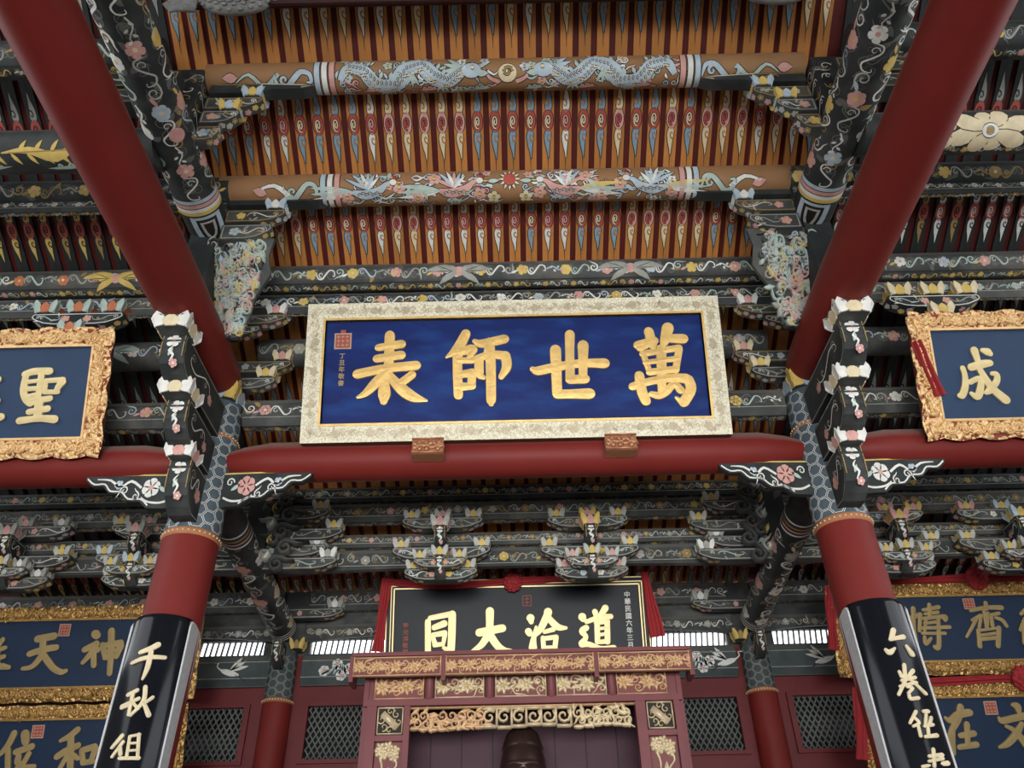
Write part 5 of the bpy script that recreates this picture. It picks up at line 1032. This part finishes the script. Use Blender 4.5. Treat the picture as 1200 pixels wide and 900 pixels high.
rosette_swag('red cloth with rosette along the top of the upper right plaque', FR1, 1.05, 5.55, 3.80, 11)
rosette_swag('red cloth with rosette between the two right plaques', FR2, 1.06, 5.62, 3.80, 15)
mb = MB(); cloth_strip(mb, (3.95, 0.98), (4.10, 0.42), 0.11, FXR, folds=2, seed=21, taper=1.5)
tag(mb.build('red_cloth_tail'), 'loose red cloth tail on the left edge of the right bay plaque', 'cloth')
# ------------------------------------------------------------------ couplet boards on the front columns
for sx, side, keys in ((-1, 'left', ('qian', 'qiu', 'zu', 'shi_l')), (1, 'right', ('liu', 'juan', 'jing', 'shu'))):
    X = 3.0 * sx; R = 0.27; yc = 6.85 - 0.07; z0, z1 = 0.9, 4.16
    e = tag(empty('couplet_board', (X, 6.6, z0)), 'curved black lacquer board with gold characters on the %s front column' % side, 'plaque', 'couplet boards')
    mb = MB(); n = 24; amax = math.radians(62)
    prof = [(R * math.sin(lerp(-amax, amax, i / n)), yc - R * math.cos(lerp(-amax, amax, i / n))) for i in range(n + 1)]
    rows = []
    for z, k2 in ((z0, 1), (z1 - 0.05, 1.0), (z1 - 0.015, 0.985), (z1, 0.95)): rows.append(mb.add([(X + x * k2, 6.85 + (y - 6.85) * k2, z) for x, y in prof]))
    for a, b in zip(rows, rows[1:]):
        for i in range(n): mb.face((a + i, a + i + 1, b + i + 1, b + i), 'black_gloss', True)
    back = mb.add([(X + 0.25, 6.86, z1), (X - 0.25, 6.86, z1)]); mb.face(list(range(rows[-1], rows[-1] + n + 1)) + [back, back + 1], 'black_lacquer')
    mb.build('lacquer_face', e)
    for s in (-1, 1):
        mb = MB(); xe = X + s * (R * math.sin(amax) + 0.002); ye = prof[0][1]
        q = [(ye, z0), (ye, z1 - 0.06), (ye + 0.03, z1 - 0.02), (ye + 0.10, z1 - 0.02), (6.88, z1 - 0.05), (6.88, z0)]
        mb.prism(q, lambda a, b, d, xe=xe, s=s: (xe + s * d, a, b), -0.03, 0.012, 'pale_edge'); tag(mb.build('side_edge', e), 'pale unpainted side edge')
    fa = lambda u, v, o: (X + (R + o) * math.sin(u / R), yc - (R + o) * math.cos(u / R), v)
    for q in keys: character(e, q, fa, 'p_cream', 0.012, 0.004)
# ------------------------------------------------------------------ shrine
SY = 8.6
sh = tag(empty('shrine', (0.02, 9.0, 0)), 'dark red carved wooden shrine with gilt panels and openwork valance', 'shrine'); fs = front(SY)
mb = MB(); mb.box(-1.55, 1.60, SY + 0.02, SY + 0.72, 0.0, 1.0, 'shrine_red'); mb.build('base_cabinet', sh)
mb = MB(); mb.box(-1.50, 1.54, SY + 0.66, SY + 0.72, 1.0, 4.3, 'shrine_inner')
for q in range(9): mb.box(-1.3 + q * 0.33, -1.29 + q * 0.33, SY + 0.65, SY + 0.66, 1.0, 4.3, 'p_black')
mb.build('back_panel', sh)
mb = MB(); mb.box(-1.50, -1.46, SY + 0.1, SY + 0.7, 1.0, 4.3, 'shrine_inner'); mb.box(1.50, 1.54, SY + 0.1, SY + 0.7, 1.0, 4.3, 'shrine_inner'); mb.build('side_panel', sh)
mb = MB(); mb.box(-1.60, 1.64, SY - 0.04, SY + 0.74, 4.36, 4.42, 'shrine_red'); mb.box(-1.72, 1.76, SY - 0.20, SY + 0.2, 4.385, 4.425, 'shrine_red'); mb.build('top_board', sh)
for s in (-1, 1):
    xa, xb = (-1.56, -1.12) if s < 0 else (1.16, 1.61)
    mb = MB()
    for a, b in ((xa, xa + 0.10), (xb - 0.06, xb)): mb.box(a, b, SY - 0.02, SY + 0.10, 1.0, 4.0, 'shrine_red')
    mb.box(xa - 0.05 if s < 0 else xb, xa if s < 0 else xb + 0.05, SY + 0.02, SY + 0.5, 0.8, 4.36, 'shrine_red')
    for z in (3.94, 3.60, 3.10, 2.6, 2.1): mb.box(xa + 0.08, xb - 0.04, SY - 0.012, SY + 0.095, z + 0.003, z + 0.057, 'shrine_red')
    mb.box(xa + 0.1, xb - 0.05, SY + 0.05, SY + 0.07, 1.0, 4.0, 'shrine_red'); mb.build('pilaster', sh)
    um = (xa + xb) / 2 + 0.02; mb = MB(); mb.box(um - 0.135, um + 0.135, SY + 0.030, SY + 0.048, 3.665, 3.94, 'p_black')
    P = Paint(mb, front(SY + 0.02), RNG(5), relief=0.02, bulge=0.005); zc = 3.80; g = 'shrine_gold_light'
    for q in ((um - 0.125, um + 0.125, zc - 0.125), (um - 0.125, um + 0.125, zc + 0.125)): P.edge(q[0], q[1], q[2], 0.014, g)
    for q in (um - 0.125, um + 0.125): P.line([(q, zc - 0.125, 0.014), (q, zc + 0.125, 0.014)], g, k=1)
    P.line([(um - 0.08, zc + 0.07, 0.07), (um + 0.08, zc - 0.07, 0.07)], g, k=1)
    for a, b in ((0.06, 0.06), (-0.06, -0.06), (0.085, -0.01), (-0.085, 0.01), (0.0, 0.09), (0.0, -0.09)): P.spiral(um + a, zc + b, 0.042, 0.013, g, a0=a * 30, turns=1.0)
    tag(mb.build('fretwork_square', sh), 'small gilt openwork square')
    mb = MB(); mb.box(um - 0.135, um + 0.135, SY + 0.030, SY + 0.048, 3.16, 3.60, 'shrine_red'); P = Paint(mb, front(SY + 0.03), RNG(6), relief=0.02, bulge=0.01)
    for a, b in ((-0.08, 3.55), (0.0, 3.56), (0.07, 3.52), (-0.05, 3.48), (0.06, 3.46), (0.0, 3.50), (-0.09, 3.51)): P.flower(um + a, b, 0.05, g, g)
    P.line([(um + 0.07, 3.45, 0.03), (um + 0.09, 3.38, 0.02), (um + 0.03, 3.30, 0.02), (um + 0.06, 3.2, 0.01)], g); P.line([(um - 0.08, 3.46, 0.03), (um - 0.05, 3.36, 0.02), (um - 0.07, 3.22, 0.01)], g); P.leaf(um, 3.25, 0.12, 0.05, 1.5, g)
    tag(mb.build('carved_panel', sh), 'gilt relief panel of foliage')
mb = MB(); mb.box(-1.60, 1.64, SY - 0.026, SY + 0.12, 3.936, 4.0, 'shrine_red'); mb.box(-1.597, 1.637, SY + 0.04, SY + 0.105, 3.98, 4.375, 'shrine_red'); mb.build('frieze_rail', sh)
def gilt_panel(name, x0, x1, z0, z1, y, seed, g, label, back='shrine_red'):
    mb = MB(); mb.box(x0, x1, y - 0.012, y + 0.03, z0, z1, back); P = Paint(mb, lambda u, v, o: (min(max(u, x0), x1), y - 0.012 - o, min(max(v, z0), z1)), RNG(seed), relief=0.018, bulge=0.01); w = 0.016
    for z in (z0 + w / 2, z1 - w / 2): P.edge(x0, x1, z, w, g)
    for x in (x0 + w / 2, x1 - w / 2): P.line([(x, z0, w), (x, z1, w)], g, k=1)
    h = z1 - z0; u = x0 + h * 0.3; i = 0; rg = RNG(seed + 1)
    while u < x1 - h * 0.2:
        if i % 2 == 0: P.peony(u, (z0 + z1) / 2 + rg.uniform(-0.03, 0.03) * h, h * 0.36, g, g)
        else:
            P.spiral(u, z0 + h * 0.62, h * 0.22, 0.020, g, rg.random() * 6, 1, tail=h * 0.4); P.spiral(u + h * 0.1, z0 + h * 0.28, h * 0.17, 0.018, g, rg.random() * 6, -1, tail=h * 0.4)
        for q in range(6):
            aa = rg.random() * 6.28; P.leaf(max(x0 + 0.02, min(x1 - 0.02, u + rg.uniform(-0.3, 0.3) * h)) - 0.12 * h * math.cos(aa), z0 + h * rg.uniform(0.3, 0.7) - 0.12 * h * math.sin(aa), h * 0.32, h * 0.11, aa, g)
        u += h * 0.48; i += 1
    return tag(mb.build(name, sh), label)
for x0, x1, sd in ((-1.70, -0.80, 1), (-0.76, 0.76, 2), (0.80, 1.74, 3)): gilt_panel('cornice_panel', x0, x1, 4.175, 4.37, SY - 0.19, sd, 'shrine_gold', 'gilt floral panel of the projecting cornice')
mb = MB()
for x in (-1.72, -0.78, 0.78, 1.75): mb.box(x - 0.022, x + 0.022, SY - 0.20, SY + 0.05, 4.13, 4.39, 'shrine_red')
mb.build('cornice_post', sh)
for i, (x0, x1) in enumerate(((-1.50, -0.99), (-0.88, -0.37), (-0.26, 0.27), (0.37, 0.89), (0.99, 1.51))): gilt_panel('frieze_panel', x0, x1, 4.005, 4.26, SY + 0.03, 10 + i, ('shrine_gold', 'shrine_gold_light', 'shrine_gold_light', 'shrine_gold_light', 'shrine_gold')[i], 'gilt relief panel of the frieze')
for x in (-0.935, -0.315, 0.32, 0.94):
    mb = MB(); mb.tube([(x, SY + 0.02, 3.97), (x, SY + 0.0, 4.0), (x, SY + 0.01, 4.28)], [0.01, 0.045, 0.045], 'shrine_red', 12); mb.build('frieze_baluster', sh)
# openwork valance
mb = MB(); rg = RNG(77); P = Paint(mb, lambda u, v, o: (min(max(u, -1.12), 1.17), SY + 0.05 - o, min(max(v, 3.69 + 0.012 * math.sin(u * 9)), 3.93)), rg, relief=0.035, bulge=0.012)
P.edge(-1.12, 1.16, 3.92, 0.02, 'shrine_gold')
u = -1.08
while u < 1.14:
    c = abs(u - 0.02); g = 'shrine_gold_light' if c < 0.42 or u > 0.5 else 'shrine_gold'; lo = 3.70 + 0.012 * math.sin(u * 9)
    if c < 0.42:                                                     # square fret in the middle
        P.spiral(u, 3.82, 0.075, 0.030, g, 0.8, 1 if u < 0.02 else -1, turns=1.2); P.line([(u - 0.07, 3.90, 0.026), (u + 0.07, 3.90, 0.026)], g, k=1); P.line([(u - 0.07, lo + 0.03, 0.034), (u + 0.07, lo + 0.03, 0.034)], g, k=1); P.line([(u + 0.075, lo + 0.02, 0.026), (u + 0.075, 3.91, 0.026)], g, k=1); u += 0.15
    else:
        P.spiral(u, 3.84, 0.055, 0.026, g, rg.random() * 6, 1, tail=0.07); P.spiral(u + 0.03, 3.765, 0.05, 0.026, g, rg.random() * 6, -1, tail=0.06)
        for q in range(3): P.leaf(u + rg.uniform(-0.05, 0.05), rg.uniform(3.74, 3.88), 0.11, 0.045, rg.random() * 6.28, g)
        P.blob(u, lo + 0.02, 0.055, 0.022, g); u += 0.095
tag(mb.build('openwork_valance', sh), 'gilt pierced valance of foliage and fret')
# statue: only the crown and brow show under the valance
st = tag(empty('statue', (0.0, 8.98, 1.0)), 'dark bronze seated statue, only its head seen inside the shrine', 'statue')
hx, hy, hz = 0.01, 8.92, 3.36; mb = MB(); NU, NV = 36, 60; rows = []
for j in range(NV + 1):
    a = -math.pi / 2 + math.pi * j / NV; row = []
    for i in range(NU):
        t = 2 * math.pi * i / NU; x, y, z = math.cos(a) * math.sin(t), -math.cos(a) * math.cos(t), math.sin(a)
        k2 = 1.0; rx, ry, rz = 0.235, 0.25, 0.36
        px, py, pz = x * rx, y * ry, z * rz
        if z < 0: px *= 1 + 0.18 * z; py *= 1 + 0.08 * z
        fr = max(0.0, -y) ** 2
        py -= fr * (0.030 * math.exp(-((pz - 0.035) / 0.025) ** 2) * (1 if abs(px) > 0.02 else 0.5))               # brow ridge
        py += fr * 0.030 * math.exp(-((pz + 0.01) / 0.03) ** 2) * math.exp(-((abs(px) - 0.085) / 0.04) ** 2)       # eye sockets
        py -= fr * 0.075 * math.exp(-(px / 0.032) ** 2) * math.exp(-((pz + 0.07) / 0.055) ** 2)                    # nose
        py -= fr * 0.022 * math.exp(-(px / 0.07) ** 2) * math.exp(-((pz + 0.165) / 0.022) ** 2)                    # lips
        py -= fr * 0.013 * (math.exp(-((pz - 0.095) / 0.010) ** 2) + math.exp(-((pz - 0.130) / 0.010) ** 2) + math.exp(-((pz - 0.165) / 0.010) ** 2))          # forehead wrinkles
        row.append((hx + px, hy + py, hz + pz))
    rows.append(mb.add(row))
for j in range(NV):
    for i in range(NU): mb.face((rows[j] + i, rows[j] + (i + 1) % NU, rows[j + 1] + (i + 1) % NU, rows[j + 1] + i), 'bronze', True)
mb.tube([(hx, hy + 0.02, hz - 0.24), (hx, hy + 0.03, hz - 0.5)], [0.13, 0.16], 'bronze', 18)
mb.tube([(hx - 0.62, hy + 0.12, 1.5), (hx - 0.60, hy + 0.12, 2.3), (hx - 0.46, hy + 0.10, 2.85), (hx - 0.1, hy + 0.06, 3.05), (hx + 0.1, hy + 0.06, 3.05), (hx + 0.46, hy + 0.10, 2.85), (hx + 0.60, hy + 0.12, 2.3), (hx + 0.62, hy + 0.12, 1.5)], [0.16, 0.17, 0.19, 0.2, 0.2, 0.19, 0.17, 0.16], 'bronze', 16)
mb.tube([(hx, hy + 0.1, 1.0), (hx, hy + 0.1, 1.6), (hx, hy + 0.1, 2.4), (hx, hy + 0.08, 3.0)], [0.55, 0.5, 0.42, 0.2], 'bronze', 24, squash=0.55)
for s in (-1, 1): mb.ball((hx + s * 0.222, hy + 0.03, hz - 0.03), 0.022, 0.05, 0.085, 'bronze', 10, 8)
mb.build('figure', st)
mb = MB(); mb.tube([(hx, hy + 0.02, hz + 0.195), (hx, hy + 0.02, hz + 0.22), (hx, hy + 0.02, hz + 0.25), (hx, hy + 0.025, hz + 0.36), (hx, hy + 0.03, hz + 0.41), (hx, hy + 0.03, hz + 0.43)], [0.205, 0.215, 0.205, 0.165, 0.11, 0.02], 'bronze', 24)
mb.build('hair_cap', st)
